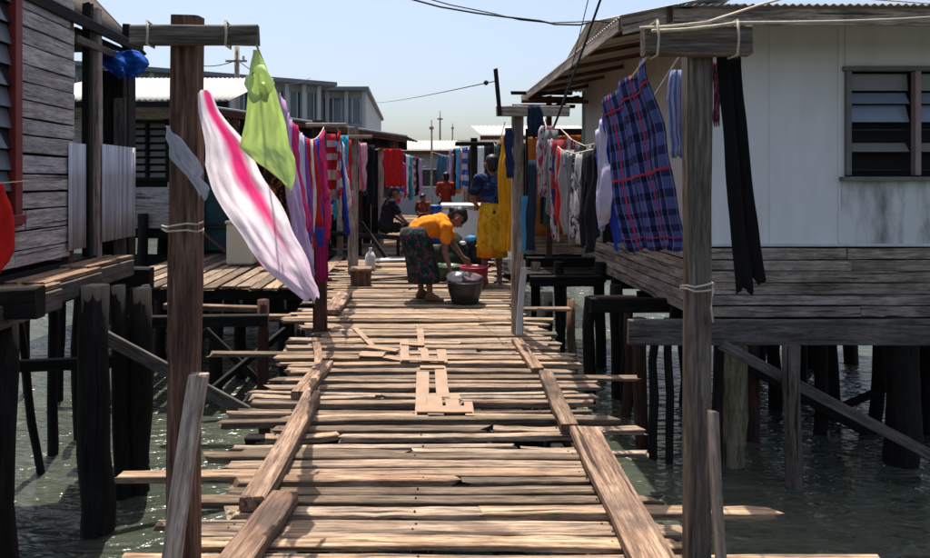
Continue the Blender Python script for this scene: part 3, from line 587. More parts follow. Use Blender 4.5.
board('tie_beam', P(225, 128, 11.2), P(398, 148, 12.9), .06, .12, M_brown, sh, seg=5)
for (px, D, m) in ((290, 11.6, M_brown), (340, 12.2, M_grey), (381, 12.7, M_grey)): board('post', (X(px, D), D, -.05), (X(px, D), D, Z(135, D)), .11, .11, m, sh, up=(0, 1, 0), seg=5)
xx = X(208, 14.4)
while xx < X(372, 14.4):
    wd = rnd.uniform(.14, .2); board('wall_board', (xx + wd / 2, 14.4, -.05), (xx + wd / 2, 14.4, 2.35), wd, .025, M_dark if rnd.random() < .7 else M_brown, sh, up=(0, 1, 0), seg=3); xx += wd + .008
box('floor', (-2.7, 13.4, -.06), (3.2, 2.4, .06), M_dark, sh)
board('bench', P(318, 232, 11.9), P(402, 238, 12.0), .4, .06, M_dark, sh, seg=3)
for (px) in (325, 360, 398): board('bench_leg', (X(px, 11.95), 11.95, -.02), (X(px, 11.95), 11.95, Z(236, 11.95)), .06, .06, M_dark, sh, up=(0, 1, 0), seg=2)

# ------------------------------------------------------------------ right rear shack with rust coloured tarpaulin
rs = thing('timber_shack', (2.4, 12.2, 0), 'dark timber shack with rust coloured tarpaulin beyond the right house', 'shack')
tx0, tx1 = X(530, 11.9), X(612, 11.9)
def grid_cloth(name, p00, p10, p01, p11, mat, parent, nu=14, nv=12, amp=.03, seed=0):
    p00, p10, p01, p11 = map(Vector, (p00, p10, p01, p11)); n = (p10 - p00).cross(p01 - p00).normalized(); vs_, fs, uv = [], [], []
    for j in range(nv + 1):
        for i in range(nu + 1):
            u, v = i / nu, j / nv; p = p00.lerp(p10, u).lerp(p01.lerp(p11, u), v)
            p = p + n * amp * (noise.noise(Vector((u * 4, v * 3, seed))) * 2 + .6 * math.sin(u * 17 + seed))
            vs_.append(p - p00); uv.append((u, v))
    for j in range(nv):
        for i in range(nu): a = j * (nu + 1) + i; fs.append((a, a + 1, a + nu + 2, a + nu + 1))
    o = link(name, mesh_of(name, vs_, fs, True, uv), mat, parent, Matrix.Translation(p00))
    md = o.modifiers.new('thickness', 'SOLIDIFY'); md.thickness = .006; return o
grid_cloth('tarpaulin', P(528, 137, 11.8), P(610, 134, 11.6), P(530, 236, 11.8), P(606, 233, 11.6), M_tarp_o, rs, amp=.03, seed=3)
for k in range(7):
    za = Z(233, 11.9) - .005 - k * .13; board('wall_board', (X(522, 11.95), 11.95, za - .06), (X(606, 11.95), 11.95, za - .06), .03, .125, M_grey if k < 3 else M_dark, rs, seg=4)
box('dark_wall_backing', ((tx0 + tx1) / 2 + .02, 12.2, 1.2), (tx1 - tx0 + .1, .05, 2.3), M_black, rs)
for (ya, m, xa, xb, D) in ((93, M_dark, 511, 572, 11.2), (98, M_brown, 527, 585, 11.4), (101.5, M_brown, 522, 588, 11.0), (106, M_dark, 512, 575, 10.8)):
    board('roof_batten', P(xa, ya, D), P(xb, ya + .6, D), .06, .055, m, rs, seg=4)
board('roof_batten', P(548, 110, 10.6), P(577, 97, 11.6), .09, .05, M_brown, rs, seg=3)
board('post', (X(586, 11.4), 11.4, 0), (X(586, 11.4), 11.4, Z(92, 11.4)), .13, .1, M_teal_pale, rs, up=(0, 1, 0), seg=4)
board('post', (X(549, 11.5), 11.5, -.05), (X(549, 11.5), 11.5, Z(96, 11.5)), .09, .09, M_brown, rs, up=(0, 1, 0), seg=4)
board('post', (X(608, 11.5), 11.5, 0), (X(608, 11.5), 11.5, Z(90, 11.5)), .09, .09, M_grey, rs, up=(0, 1, 0), seg=4)
for (xa, xb, yy, D) in ((526, 604, 262, 10.6), (530, 600, 281, 9.8)): board('ledge_beam', P(xa, yy, D), P(xb, yy, D), .1, .16, M_dark, rs, seg=4)
for (xa, xb, yy, D) in ((590, 636, 297, 8.4), (524, 570, 309, 7.2), (632, 668, 325, 6.6)): board('ledge_board', P(xa, yy, D), P(xb, yy, D), .13, .03, M_kerb, rs, seg=4)
for (px, wpx, D, ty, m) in ((548, 10, 8.4, 292, M_dark), (572, 9, 7.4, 300, M_brown), (590, 12, 8.3, 297, M_dark), (560, 11, 10, 262, M_dark), (600, 11, 10, 262, M_dark), (535, 10, 10.4, 262, M_dark), (626, 13, 8.4, 299, M_dark), (540, 8, 7.0, 309, M_dark), (655, 9, 6.7, 326, M_dark)): pile(px, wpx, D, ty, m, rs)
box('dark_floor', (2.35, 11.0, -.12), (1.9, 1.9, .1), M_dark, rs)

# ------------------------------------------------------------------ far low houses at the end of the walk
def far_house(label, x0, x1, D, z0, z1, depth, wallmat, roofmat, rise=.5, over=.4, name='far_house'):
    t_ = thing(name, ((x0 + x1) / 2, D, -.9), label, 'house')
    box('wall', ((x0 + x1) / 2, D + depth / 2, (z0 + z1) / 2), (x1 - x0, depth, z1 - z0), wallmat, t_)
    corrugated('roof', (x0 - over, D - over, z1 + .03), (x1 - x0 + 2 * over, 0, 0), (0, depth + over, rise), roofmat, t_, period=.15, amp=.018, nv=2)
    board('fascia', (x0 - over, D - over, z1 - .06), (x1 + over, D - over, z1 - .06), .04, .16, M_brown, t_, seg=3)
    n = max(1, int((x1 - x0) / 1.6))
    for i in range(n):
        xc = x0 + (i + .5) * (x1 - x0) / n; wdw = box('window', (xc, D - .01, (z0 + z1) / 2 + .25), (.75, .04, .7), M_louvre_dark, t_, bev=0)
        box('frame', (xc, D - .03, (z0 + z1) / 2 - .13), (.85, .05, .06), M_white_paint, wdw); box('frame', (xc, D - .03, (z0 + z1) / 2 + .63), (.85, .05, .06), M_white_paint, wdw)
    for xx in (x0 + .1, (x0 + x1) / 2, x1 - .1):
        for yy in (D + .1, D + depth - .1): log('pile', (xx, yy, -3.1), (xx, yy, z0), .08, .08, M_dark, t_, seg=3)
    return t_
far_house('low grey house with pale roof at the far end left', X(330, 27), X(452, 27), 27.5, -.1, Z(151, 27), 3, plain('far_grey_wall', (.30, .31, .32), .8, .1, 1), M_roof_pale, rise=.62)
far_house('dark brown house with a bright roof far behind the right clotheslines', X(486, 19), X(600, 19), 19.3, -.1, Z(136, 19), 3, M_brown, M_roof_pale, rise=.55, over=.15)
far_house('pale far house closing the end of the boardwalk', X(440, 33), X(520, 33), 33, -.1, Z(160, 33), 3, plain('far_pale_wall', (.42, .42, .40), .8, .1, 1), M_zinc, rise=.5)

def dark_shack(label, x0, x1, D, ztop_, depth, eave, roofm):
    t_ = thing('plank_shack', ((x0 + x1) / 2, D, 0), label, 'shack'); x = x0
    while x < x1 - .05:
        wd = rnd.uniform(.14, .22); board('wall_board', (x + wd / 2, D, -.1), (x + wd / 2, D, ztop_), wd, .03, rnd.choice((M_dark, M_brown, M_beam, M_dark)), t_, up=(0, 1, 0), seg=2); x += wd + .01
    y = D + .05; xs = x0 if x0 > 0 else x1
    while y < D + depth:
        wd = rnd.uniform(.18, .26); board('wall_board', (xs, y + wd / 2, -.1), (xs, y + wd / 2, ztop_), .03, wd, rnd.choice((M_dark, M_brown, M_beam, M_grey)), t_, up=(0, 1, 0), seg=2); y += wd + .01
    corrugated('roof', (x0 - eave, D - .5, ztop_ + .02), (x1 - x0 + 2 * eave, 0, 0), (0, depth + .7, .35), roofm, t_, period=.1, amp=.014, nv=2)
    board('fascia', (x0 - eave, D - .5, ztop_ - .04), (x1 + eave, D - .5, ztop_ - .04), .03, .12, M_brown, t_, seg=4)
    for xx in (x0 + .1, x1 - .1):
        for yy in (D + .1, D + depth - .1): log('pile', (xx, yy, -3.1), (xx, yy, -.1), .08, .08, M_dark, t_, seg=3)
dark_shack('dark plank shack behind the far black laundry on the right', 1.35, 3.4, 14.2, Z(146, 14.2), 3.6, .15, M_roof_old)
dark_shack('dark plank shack with rusty roof past the lean-to shed', -4.2, -1.25, 16.5, Z(150, 16.5), 4.5, .25, M_roof_rust)

# ------------------------------------------------------------------ far town buildings, poles, wires
def town_block(label, p0, p1, depth, z1, storeys, bays, glass, slab_over, name='town_building'):
    p0, p1 = Vector((p0[0], p0[1], 0)), Vector((p1[0], p1[1], 0)); L = (p1 - p0).length; a = math.atan2(p1.y - p0.y, p1.x - p0.x); z0 = -.95
    t_ = thing(name, ((p0.x + p1.x) / 2, (p0.y + p1.y) / 2, z0), label, 'building')
    Rm = Matrix.Rotation(a, 4, 'Z')
    def at(u, v, z): return p0 + Rm @ Vector((u, v, 0)) + Vector((0, 0, z))
    box('wall', at(L / 2, depth / 2, (z0 + z1) / 2), (L, depth, z1 - z0), M_concrete, t_, rz=a, bev=0)
    box('roof', at(L / 2 + slab_over / 2, depth / 2 - .3, z1 + .16), (L + slab_over, depth + 1.6, .32), M_slab, t_, rz=a, bev=.02)
    sh_ = (z1 - z0) / storeys; bw_ = L / bays
    for s in range(storeys):
        for i in range(bays):
            hz = sh_ * .62; zc = z0 + sh_ * (s + .52)
            wd_ = box('window', at((i + .5) * bw_, -.03, zc), (bw_ * .82, .08, hz), glass if (i + s) % 3 else M_glass_b, t_, rz=a, bev=0)
            for q in (-.22, .22): box('mullion', at((i + .5 + q) * bw_, -.09, zc), (.09, .07, hz), M_white_paint, wd_, rz=a, bev=0)
        box('ledge', at(L / 2, -.35, z0 + sh_ * s + .1), (L, .8, .22), M_concrete, t_, rz=a, bev=.02)
    for i in range(bays + 1): box('column', at(min(max(i * bw_, .15), L - .15), -.5, (z0 + z1) / 2), (.32, .3, z1 - z0 - .02), M_concrete, t_, rz=a, bev=.02)
    return t_
a0, a1 = P(60, 0, 43), P(318, 0, 52)
town_block('long flat-roofed building with green glass far behind the left houses', a0, a1, 8, Z(83, 50), 3, 13, M_glass_g, 1.2)
a0, a1 = P(309, 0, 56), P(366, 0, 56)
town_block('narrow grey roofed building stepping away right of the long one', a0, a1, 26, Z(92, 56), 3, 3, M_glass_b, .3)
def utility_pole(px, D, ty, r, label, arms=((.9, .35),)):
    t_ = thing('utility_pole', (X(px, D), D, -1), label, 'pole', 'utility poles in the distance')
    log('pole', (X(px, D), D, -3.0), (X(px, D), D, Z(ty, D)), r * 1.2, r * .8, M_grey, t_, seg=5, wob=.01)
    for (wd_, dz) in arms: board('crossarm', (X(px, D) - wd_ / 2, D - r, Z(ty, D) - dz), (X(px, D) + wd_ / 2, D - r, Z(ty, D) - dz), .09, .1, M_grey, t_, seg=2)
    if arms[0][0] > .9: box('insulator', (X(px, D) + .35, D - r, Z(ty, D) - dz + .14), (.1, .1, .2), M_white_paint, t_)
    return t_
utility_pole(237, 31, 47, .14, 'grey utility pole in front of the long flat-roofed building', ((1.0, .7),))
utility_pole(431.5, 24, 120, .045, 'dark slim pole beyond the far left roof, nearest of the three', ((.16, .3),))
utility_pole(440, 40, 111, .06, 'far pole with short crossarm above the far roofs', ((.34, .5),))
utility_pole(452.5, 38, 123, .05, 'thin far pole at right of the distant three', ((.16, .3),))
def wire(name, pts, r, mat, label, cat='wire', group=None):
    o = tube(name, pts, r, mat, None, 6); tag(o, label, cat, group); return o
wire('overhead_wire', [P(x_, y_, 6.5) for x_, y_ in ((44, -46), (140, -74), (240, -75), (330, -35), (410, -1), (440, 7), (475, 13), (505, 17), (540, 21), (555, 24.5), (580, 25), (596, 21), (612, 23))], .009, M_wire, 'thick black overhead wire sagging to the right house eave', group='overhead wires')
wire('overhead_wire', [P(x_, y_, 6.6) for x_, y_ in ((48, -44), (140, -78), (240, -80), (330, -40), (425, -2), (450, 5), (490, 13), (520, 20), (550, 23), (580, 22), (613, 20))], .006, M_wire, 'thin black overhead wire just above the thick one', group='overhead wires')
wire('overhead_wire', hang(P(352, 96, 56), P(487, 83, 5.7), .35, 24) + [P(497, 81, 5.67)], .0045, M_wire, 'thin distant wire with a black ball reaching the standing stick', group='overhead wires')
o = lathe('insulator_knob', [(.004, -.022), (.02, -.01), (.022, .008), (.01, .022), (.003, .025)], M_wire, None, P(486, 83, 5.7), 10); tag(o, 'small black knob on the thin wire left of the standing stick', 'insulator')
wire('overhead_wire', hang(P(552, 132, 5.66), P(609, -25, 5.2), .02, 16) + [P(640, -55, 5.2), Vector((4.6, 5.0, 4.9))], .010, M_wire, 'slanting dark cable rising past the right eave', group='overhead wires')
wire('overhead_wire', hang(P(560, 112, 5.7), P(594, -25, 5.3), .02, 16) + [P(630, -60, 5.3), Vector((4.6, 5.0, 4.8))], .004, M_wire, 'thin slanting cord close beside the dark cable', group='overhead wires')
wire('overhead_wire', hang(P(180, 60, 31), P(237, 60, 30.8), .3, 10) + hang(P(237, 60, 30.8), P(310, 78, 52), .8, 12)[1:], .02, M_wire, 'faint wire running over the grey utility pole', group='overhead wires')
wire('rope', hang(P(640, 28, 2.23), P(708, 22, 2.23), .004, 4) + hang(P(708, 22, 2.23), P(760, 5, 2.7), .0, 4)[1:] + hang(P(760, 5, 2.7), P(800, -6, 3.2), .0, 3)[1:] + [P(960, 6, 6.06)], .005, M_rope, 'pale rope rising to the right from the near right crossbar', 'rope')
wire('rope', hang(P(652, 31, 2.21), P(736, 23, 2.21), .006, 6) + hang(P(736, 23, 2.21), P(1010, 8, 6.05), .03, 14)[1:], .006, M_rope, 'long pale rope from near right crossbar to the corrugated roof edge', 'rope')
up_ = thing('utility_pole', (4.6, 5.0, WZ), 'grey cable pole rising from the water in front of the right house', 'pole')
log('pole', (4.6, 5.0, -3.1), (4.6, 5.0, 5.1), .09, .07, M_grey, up_, seg=8)
def binding(px, py, D, label, half=.06, drop=0.0):
    pts = []
    for k in range(25):
        a = 2 * math.pi * k / 12; pts.append((X(px, D) + half * math.cos(a) * 1.1, D + half * math.sin(a) * 1.1, Z(py, D) + .004 * k / 3 - .015 + .007 * math.sin(a * .5 + k * .07) + .004 * math.sin(k * 2.1)))
    if drop: pts += [(X(px, D) + half * .6, D - half * 1.15, Z(py, D) - .01), (X(px, D) + half * .45, D - half * 1.2, Z(py, D) - drop * .5), (X(px, D) + half * .6, D - half * 1.2, Z(py, D) - drop)]
    wire('binding_cord', pts, .0035, M_rope, label, 'cord')
binding(697, 288, ND, 'white cord tied round the near right post', .05, .11)
binding(183, 229, ND, 'pale cord wound round the brown near left post', .064)
for (px, y0, y1, lab) in ((150.5, 25, 45, 'cord loop over the left end of the grey left crossbar'), (228, 25, 46, 'cord loop over the right arm of the grey left crossbar'), (733, 24, 56, 'cord loop over the right end of the thick right crossbar'), (654, 24, 56, 'cord loop over the left end of the thick right crossbar')):
    D = 2.235; za, zb = Z(y0 - 1, D), Z(y1 + 1, D); x = X(px, D)
    wire('cord_loop', [(x, D - .032, za), (x + .004, D - .034, (za + zb) / 2), (x, D - .032, zb), (x, D + .032, zb), (x, D + .034, (za + zb) / 2), (x, D + .032, za), (x, D - .032, za + .002)], .004, M_rope, lab, 'cord')

# ------------------------------------------------------------------ laundry
def loft_cloth(name, rows, mat, label, group=None, parent=None, fold=.012, nf=3.0, nu=18, sub=4, seed=0, cat='laundry', thick=.004, crumple=.003, edge=1.5, crease=.005):
    """cloth through rows (left px, right px, row, left depth, right depth)"""
    rr = []
    for a, b_ in zip(rows, rows[1:]):
        for k in range(sub):
            f = k / sub; rr.append([a[i] + (b_[i] - a[i]) * f for i in range(5)])
    rr.append(list(rows[-1])); vs_, fs, uv = [], [], []; nv = len(rr) - 1
    o0 = P((rr[0][0] + rr[0][1]) / 2, rr[0][2], rr[0][3])
    for j, (xa, xb, y_, da, db) in enumerate(rr):
        k_ = 1 if j else 0; xa += k_ * edge * noise.noise(Vector((j / nv * 4.5, seed, 1.7))) * 1.6; xb += k_ * edge * noise.noise(Vector((j / nv * 5, seed, 8.2))) * 1.6
        pa, pb = P(xa, y_, da), P(xb, y_, db); e = pb - pa; n = e.cross(Vector((0, 0, 1)))
        n = n.normalized() if n.length > 1e-6 else Vector((0, 1, 0)); wv = min(1, e.length / .25)
        for i in range(nu + 1):
            u, v = i / nu, j / nv
            off = fold * wv * (math.sin(nf * 2 * math.pi * u + seed + 1.3 * v) * (.5 + .5 * v) + .8 * noise.noise(Vector((u * 3.1, v * 4.3, seed)))) + crumple * wv * noise.noise(Vector((u * 7 + v * 5, v * 13 - u * 4, seed + 5)))
            cu = u * 4.3 + .9 * math.sin(v * 2.2 + seed) + v * 1.3 + .5 * noise.noise(Vector((u * 2, v * 3, seed + 3))); off += crease * wv * (1 - 2.2 * abs((cu % 1) - .5) ** .7) * (.35 + .65 * noise.noise(Vector((math.floor(cu), v * 2.5, seed))) ** 2 * 3)
            hem = -.012 * (math.sin(nf * 6.3 * u + seed) + noise.noise(Vector((u * 6, seed, 2)))) * v ** 6
            vs_.append(pa.lerp(pb, u) + n * off + Vector((0, 0, hem)) - o0); uv.append((u, v))
    for j in range(nv):
        for i in range(nu): a = j * (nu + 1) + i; fs.append((a, a + 1, a + nu + 2, a + nu + 1))
    o = link(name, mesh_of(name, vs_, fs, True, uv), mat, parent, Matrix.Translation(o0))
    if label: tag(o, label, cat, group)
    md = o.modifiers.new('thickness', 'SOLIDIFY'); md.thickness = thick; return o
GL = 'laundry on the left clotheslines'; GR = 'laundry on the right clotheslines'
def scarf_mat():
    m = cloth_mat('pink_white_scarf', (.92, .86, .90), .6); t = m.node_tree; b = t.nodes['Principled BSDF']; uv = N(t, 'ShaderNodeUVMap'); sp_ = N(t, 'ShaderNodeSeparateXYZ'); t.links.new(uv.outputs[0], sp_.inputs[0])
    nz = N(t, 'ShaderNodeTexNoise'); nz.inputs['Scale'].default_value = 4; nz.inputs['Detail'].default_value = 4; t.links.new(uv.outputs[0], nz.inputs[0])
    u = math_(t, 'ADD', sp_.outputs[0], math_(t, 'MULTIPLY', math_(t, 'SUBTRACT', nz.outputs[0], .5), .3)); v = sp_.outputs[1]
    dist = math_(t, 'ABSOLUTE', math_(t, 'SUBTRACT', u, .66)); wdt = math_(t, 'SUBTRACT', .31, math_(t, 'MULTIPLY', v, .27))
    k = math_(t, 'MULTIPLY', math_(t, 'SUBTRACT', wdt, dist), 6.0); k = math_(t, 'MINIMUM', math_(t, 'MAXIMUM', k, 0.0), 1.0)
    fade = math_(t, 'MINIMUM', math_(t, 'MAXIMUM', math_(t, 'MULTIPLY', math_(t, 'SUBTRACT', .78, v), 4.0), 0.0), 1.0); k = math_(t, 'MULTIPLY', k, fade)
    src = b.inputs['Base Color'].links[0].from_socket
    l2 = math_(t, 'MINIMUM', math_(t, 'MAXIMUM', math_(t, 'MULTIPLY', math_(t, 'SUBTRACT', math_(t, 'MULTIPLY', nz.outputs[0], v), .32), 4.0), 0.0), .35)
    c = mixc(t, 'MIX', k, mixc(t, 'MIX', l2, src, (.70, .42, .66)), (.86, .10, .36)); t.links.new(c, b.inputs['Base Color'])
    mo = t.nodes['Material Output']; prev = mo.inputs[0].links[0].from_socket; tp = N(t, 'ShaderNodeBsdfTransparent'); mx = N(t, 'ShaderNodeMixShader'); mx.inputs[0].default_value = .14
    t.links.new(prev, mx.inputs[1]); t.links.new(tp.outputs[0], mx.inputs[2]); t.links.new(mx.outputs[0], mo.inputs[0])
    for n in t.nodes:
        if n.type == 'BSDF_TRANSLUCENT': t.links.new(c, n.inputs[0])
    return m
loft_cloth('scarf', [(201, 208, 90, 2.24, 2.24), (201, 222, 112, 2.25, 2.26), (203, 243, 140, 2.28, 2.32), (205, 257, 165, 2.3, 2.36), (217, 271, 192, 2.34, 2.42), (231, 288, 222, 2.42, 2.52), (247, 303, 248, 2.48, 2.58), (266, 310, 268, 2.53, 2.64), (288, 319, 288, 2.57, 2.68), (302, 317, 301, 2.6, 2.7)],
           scarf_mat(), 'long white scarf with a pink stripe blowing from the brown left post', GL, fold=.009, nf=1.7, nu=60, sub=6, seed=1, crumple=.007, edge=4.5, crease=.007, thick=.0015)
gr = loft_cloth('green_cloth', [(253, 257, 50, 2.24, 2.24), (250, 264, 66, 2.24, 2.26), (248, 276, 90, 2.25, 2.3), (244, 286, 124, 2.27, 2.36), (239, 291, 147, 2.28, 2.4), (252, 294, 158, 2.3, 2.42), (268, 295, 170, 2.34, 2.43), (281, 294, 182, 2.38, 2.44), (288, 291, 193, 2.42, 2.44)],
           cloth_mat('lime_green_cloth', (.72, .84, .42), .55), 'pale lime green cloth knotted at the end of the left crossbar', GL, fold=.008, nf=1.3, nu=44, seed=4, crease=.008, thick=.002)
kp = [P(255 + 9 * math.cos(a) + a * .9, 84 + 15 * math.sin(a), 2.21 + .02 * math.sin(2 * a)) for a in [k * .45 for k in range(18)]]
tube('knot', kp, [.012 + .006 * math.sin(k * 1.9) for k in range(18)], gr.data.materials[0], gr, 8)
loft_cloth('grey_rag', [(166, 170, 126, 2.2, 2.2), (167, 180, 139, 2.2, 2.2), (171, 194, 156, 2.2, 2.2), (183, 203, 172, 2.2, 2.2), (193, 207, 184, 2.2, 2.2), (199, 204, 197, 2.2, 2.2)], cloth_mat('grey_voile', (.62, .63, .68), .6), 'sheer pale grey rag caught on the brown left post', GL, fold=.012, nf=1.4, seed=2, crumple=.03, edge=5)
loft_cloth('brown_cloth', [(266, 284, 160, 2.75, 2.9), (262, 288, 182, 2.75, 2.9), (264, 288, 198, 2.75, 2.9), (270, 282, 211, 2.75, 2.85)], cloth_mat('brown_black_print', (.03, .015, .01), .15, 'print', (.28, .10, .03), n=5), 'small brown and black cloth behind the lime green one', GL, seed=6)
wire('clothesline', hang((LX + .10, 3.86, 1.36), (LX + .10, 4.88, 1.36), .02, 8), .004, M_rope, 'short line strung in front of the red window frame', 'clothesline', 'clotheslines')
loft_cloth('red_cloth', [(-45, 3, 184, 4.10, 4.56), (-45, 10, 203, 4.10, 4.64), (-42, 15, 226, 4.12, 4.70), (-42, 15, 248, 4.12, 4.70), (-36, 9, 262, 4.16, 4.64), (-30, 1, 272, 4.2, 4.56)], cloth_mat('bright_red_cloth', (.66, .025, .02), .35), 'bright red cloth at the left edge below the red window', 'laundry at the left house', seed=3)
def plaid(): return cloth_mat('blue_plaid', (.075, .10, .30), .18, 'plaid', (.42, .035, .05), n=7)
loft_cloth('plaid_sarong', [(601, 647, 84, 3.0, 2.34), (604, 656, 112, 2.98, 2.36), (608, 664, 146, 2.95, 2.38), (612, 671, 180, 2.92, 2.42), (617, 678, 212, 2.9, 2.45), (623, 683, 236, 2.88, 2.48), (625, 682, 249, 2.88, 2.48)],
           plaid(), 'blue and black plaid sarong with red lines by the right post', GR, fold=.02, nf=2.6, nu=30, seed=5, thick=.003)
# slope the sarong's upper edge up to the rope
sar = bpy.data.objects['plaid_sarong']; uvl = sar.data.uv_layers[0]; uvof = {}
for lp, d_ in zip(sar.data.loops, uvl.data): uvof[lp.vertex_index] = tuple(d_.uv)
for v in sar.data.vertices:
    u, q = uvof[v.index]; v.co.z += (1 - q) ** 1.6 * (.095 * (u * 2 - 1)) 
kn = cloth_mat('black_knit', (.010, .010, .011), .03)
bt = loft_cloth('black_trousers', [(716, 730, 54, 2.33, 2.31), (720, 734, 100, 2.33, 2.32), (724, 738, 150, 2.34, 2.33), (728, 743, 205, 2.36, 2.35), (733, 748, 250, 2.38, 2.37), (737, 753, 291, 2.39, 2.38)],
           kn, 'long black trousers hanging folded from the right crossbar', GR, fold=.006, nf=1.2, seed=8, edge=1)
loft_cloth('trouser_leg', [(727, 741, 54, 2.34, 2.30), (731, 744, 100, 2.35, 2.31), (735, 749, 150, 2.36, 2.32), (740, 755, 205, 2.38, 2.34), (745, 761, 250, 2.40, 2.36), (749, 766, 281, 2.41, 2.37)], kn, None, None, bt, fold=.008, nf=1.1, seed=3, edge=1)
loft_cloth('maroon_cloth', [(713, 720, 62, 2.42, 2.42), (713, 720, 92, 2.42, 2.42), (713, 719, 124, 2.42, 2.42)], cloth_mat('maroon_print', (.10, .02, .03), .2, 'print', (.3, .12, .14), n=6), 'small maroon print cloth between right post and black trousers', GR, fold=.004, seed=9)
loft_cloth('striped_shirt', [(670, 700, 70, 3.15, 2.9), (667, 702, 100, 3.2, 3.0), (668, 700, 134, 3.3, 3.1), (672, 698, 156, 3.3, 3.1)], cloth_mat('blue_white_stripe', (.36, .40, .50), .3, 'stripes', (.12, .17, .34), n=9), 'blue and white striped shirt behind the near right post', GR, seed=11)

def path_at(pts, D):
    for a, b_ in zip(pts, pts[1:]):
        if min(a.y, b_.y) <= D <= max(a.y, b_.y): return a.lerp(b_, (D - a.y) / (b_.y - a.y))
    return pts[0].copy() if abs(D - pts[0].y) < abs(D - pts[-1].y) else pts[-1].copy()
def garment(kind, rope, D0, D1, L, mat, label, group, drift=(.04, 0, 0), fold=.02, nf=2.0, seed=None, name=None):
    A, B = path_at(rope, D0), path_at(rope, D1); seed = rnd.uniform(0, 20) if seed is None else seed
    e = B - A; n = e.cross(Vector((0, 0, 1))).normalized(); nu, nv = 17, 16; vs_, fs, uv = [], [], []; dr = Vector(drift)
    def prof(v):
        if kind == 'shirt': return 1.0 if v < .55 else (1.45 if v < .86 else 1.45 - (v - .86) * 5)
        if kind == 'shirt_up': return 1.4 if v < .32 else 1.0
        if kind == 'shorts': return 1 + .15 * v
        if kind == 'dress': return .7 + .6 * v
        return 1.0
    for j in range(nv + 1):
        for i in range(nu + 1):
            u, v = i / nu, j / nv
            p = A.lerp(B, u) + e * (u - .5) * (prof(v) - 1)
            p += Vector((0, 0, -L * v * (1 + .04 * math.sin(u * 9 + seed)))) + dr * v ** 1.4
            p += n * fold * (math.sin(nf * 6.28 * u + seed + v) * (.3 + .7 * v) + .9 * noise.noise(Vector((u * 2.5, v * 3, seed))))
            cu = u * 4 + seed + .5 * math.sin(v * 4 + seed); p += n * .014 * (1 - 2.2 * abs((cu % 1) - .5) ** .7)
            p -= Vector((0, 0, .012 * abs(math.sin(u * 9.4))))
            vs_.append(p - A); uv.append((u, v))
    for j in range(nv):
        for i in range(nu):
            if kind in ('trousers', 'shorts') and abs(i - 8) < 1 and j > nv * .3: continue
            a = j * (nu + 1) + i; fs.append((a, a + 1, a + nu + 2, a + nu + 1))
    o = link(name or kind.replace('_up', ''), mesh_of(kind, vs_, fs, True, uv), mat, None, Matrix.Translation(A)); tag(o, label, 'laundry', group)
    md = o.modifiers.new('thickness', 'SOLIDIFY'); md.thickness = .005; return o
def rope_line(pts, label, r=.004):
    o = tube('clothesline', pts, r, M_rope, None, 6); tag(o, label, 'clothesline', 'clotheslines'); return pts
CL = {}
def cm(key, *a, **k):
    if key not in CL: CL[key] = cloth_mat(key, *a, **k)
    return CL[key]
c_lil = cm('lilac', (.58, .40, .62), .45); c_wlil = cm('pale_lilac', (.62, .60, .74), .45); c_red = cm('red', (.55, .03, .03), .3); c_blue = cm('royal_blue', (.03, .07, .48), .3)
c_pink = cm('hot_pink', (.70, .06, .22), .4); c_mag = cm('magenta', (.36, .02, .12), .25); c_white = cm('white', (.72, .73, .75), .4); c_black = cm('black', (.012, .012, .014), .05)
c_navy = cm('navy', (.02, .03, .09), .15); c_cyan = cm('cyan', (.05, .42, .55), .35); c_yel = cm('yellow', (.68, .36, .02), .4); c_grey = cm('grey', (.20, .20, .21), .25); c_orange = cm('orange', (.65, .20, .03), .35)
c_jean = cm('denim', (.06, .13, .22), .15); c_sky = cm('sky_blue', (.12, .40, .66), .35); c_wr = cm('white_red_print', (.46, .45, .48), .35, pattern='print', col2=(.4, .05, .07), col3=(.03, .03, .05), n=5)
c_bw = cm('black_white_print', (.45, .44, .44), .3, pattern='print', col2=(.03, .03, .035), n=6); c_sb = cm('blue_stripe', (.6, .62, .7), .35, pattern='bands', col2=(.05, .12, .45), n=4); c_sr = cm('red_stripe', (.6, .55, .55), .35, pattern='bands', col2=(.5, .04, .06), n=4)
c_mix = cm('blue_red_white', (.05, .10, .42), .3, pattern='bands', col2=(.66, .64, .66), n=2.5); c_dg = cm('dark_green', (.02, .07, .05), .2)

ra_ = rope_line(hang(P(256, 44, 2.24), P(324, 127, 5.85), .21, 16), 'rope from the near left crossbar to the reddish second left post')
for (k, a, b_, L, m, lab, dr) in (
    ('sheet', 2.75, 3.25, .80, c_lil, 'lilac cloth hanging beside the lime green cloth', (.10, .05, 0)),
    ('shirt', 3.45, 3.85, .88, c_wlil, 'very pale lilac shirt next to the lilac cloth', (.05, 0, 0)),
    ('dress', 4.0, 4.3, .70, c_red, 'narrow red dress on the left line before the blue shirt', (.02, 0, 0)),
    ('trousers', 4.35, 4.5, .95, c_white, 'thin white trousers between the red dress and the pink cloth', (0, 0, 0)),
    ('shirt', 4.72, 5.0, .78, c_blue, 'royal blue shirt hanging in front of the magenta cloth', (.03, 0, 0)),
    ('shorts', 4.9, 5.05, .25, c_cyan, 'small cyan garment above the royal blue shirt', (-.06, 0, 0)),
    ('sheet', 5.1, 5.35, .50, c_pink, 'hot pink cloth pointing up at the second left post', (.06, 0, 0))):
    garment(k, ra_, a, b_, L, m, lab, GL, dr)
loft_cloth('magenta_cloth', [(314, 326, 150, 5.78, 5.80), (315, 327, 190, 5.79, 5.80), (316, 328, 235, 5.80, 5.80), (317, 328, 281, 5.80, 5.8)], c_mag, 'magenta cloth draped down the reddish second left post', GL, fold=.012, seed=7)
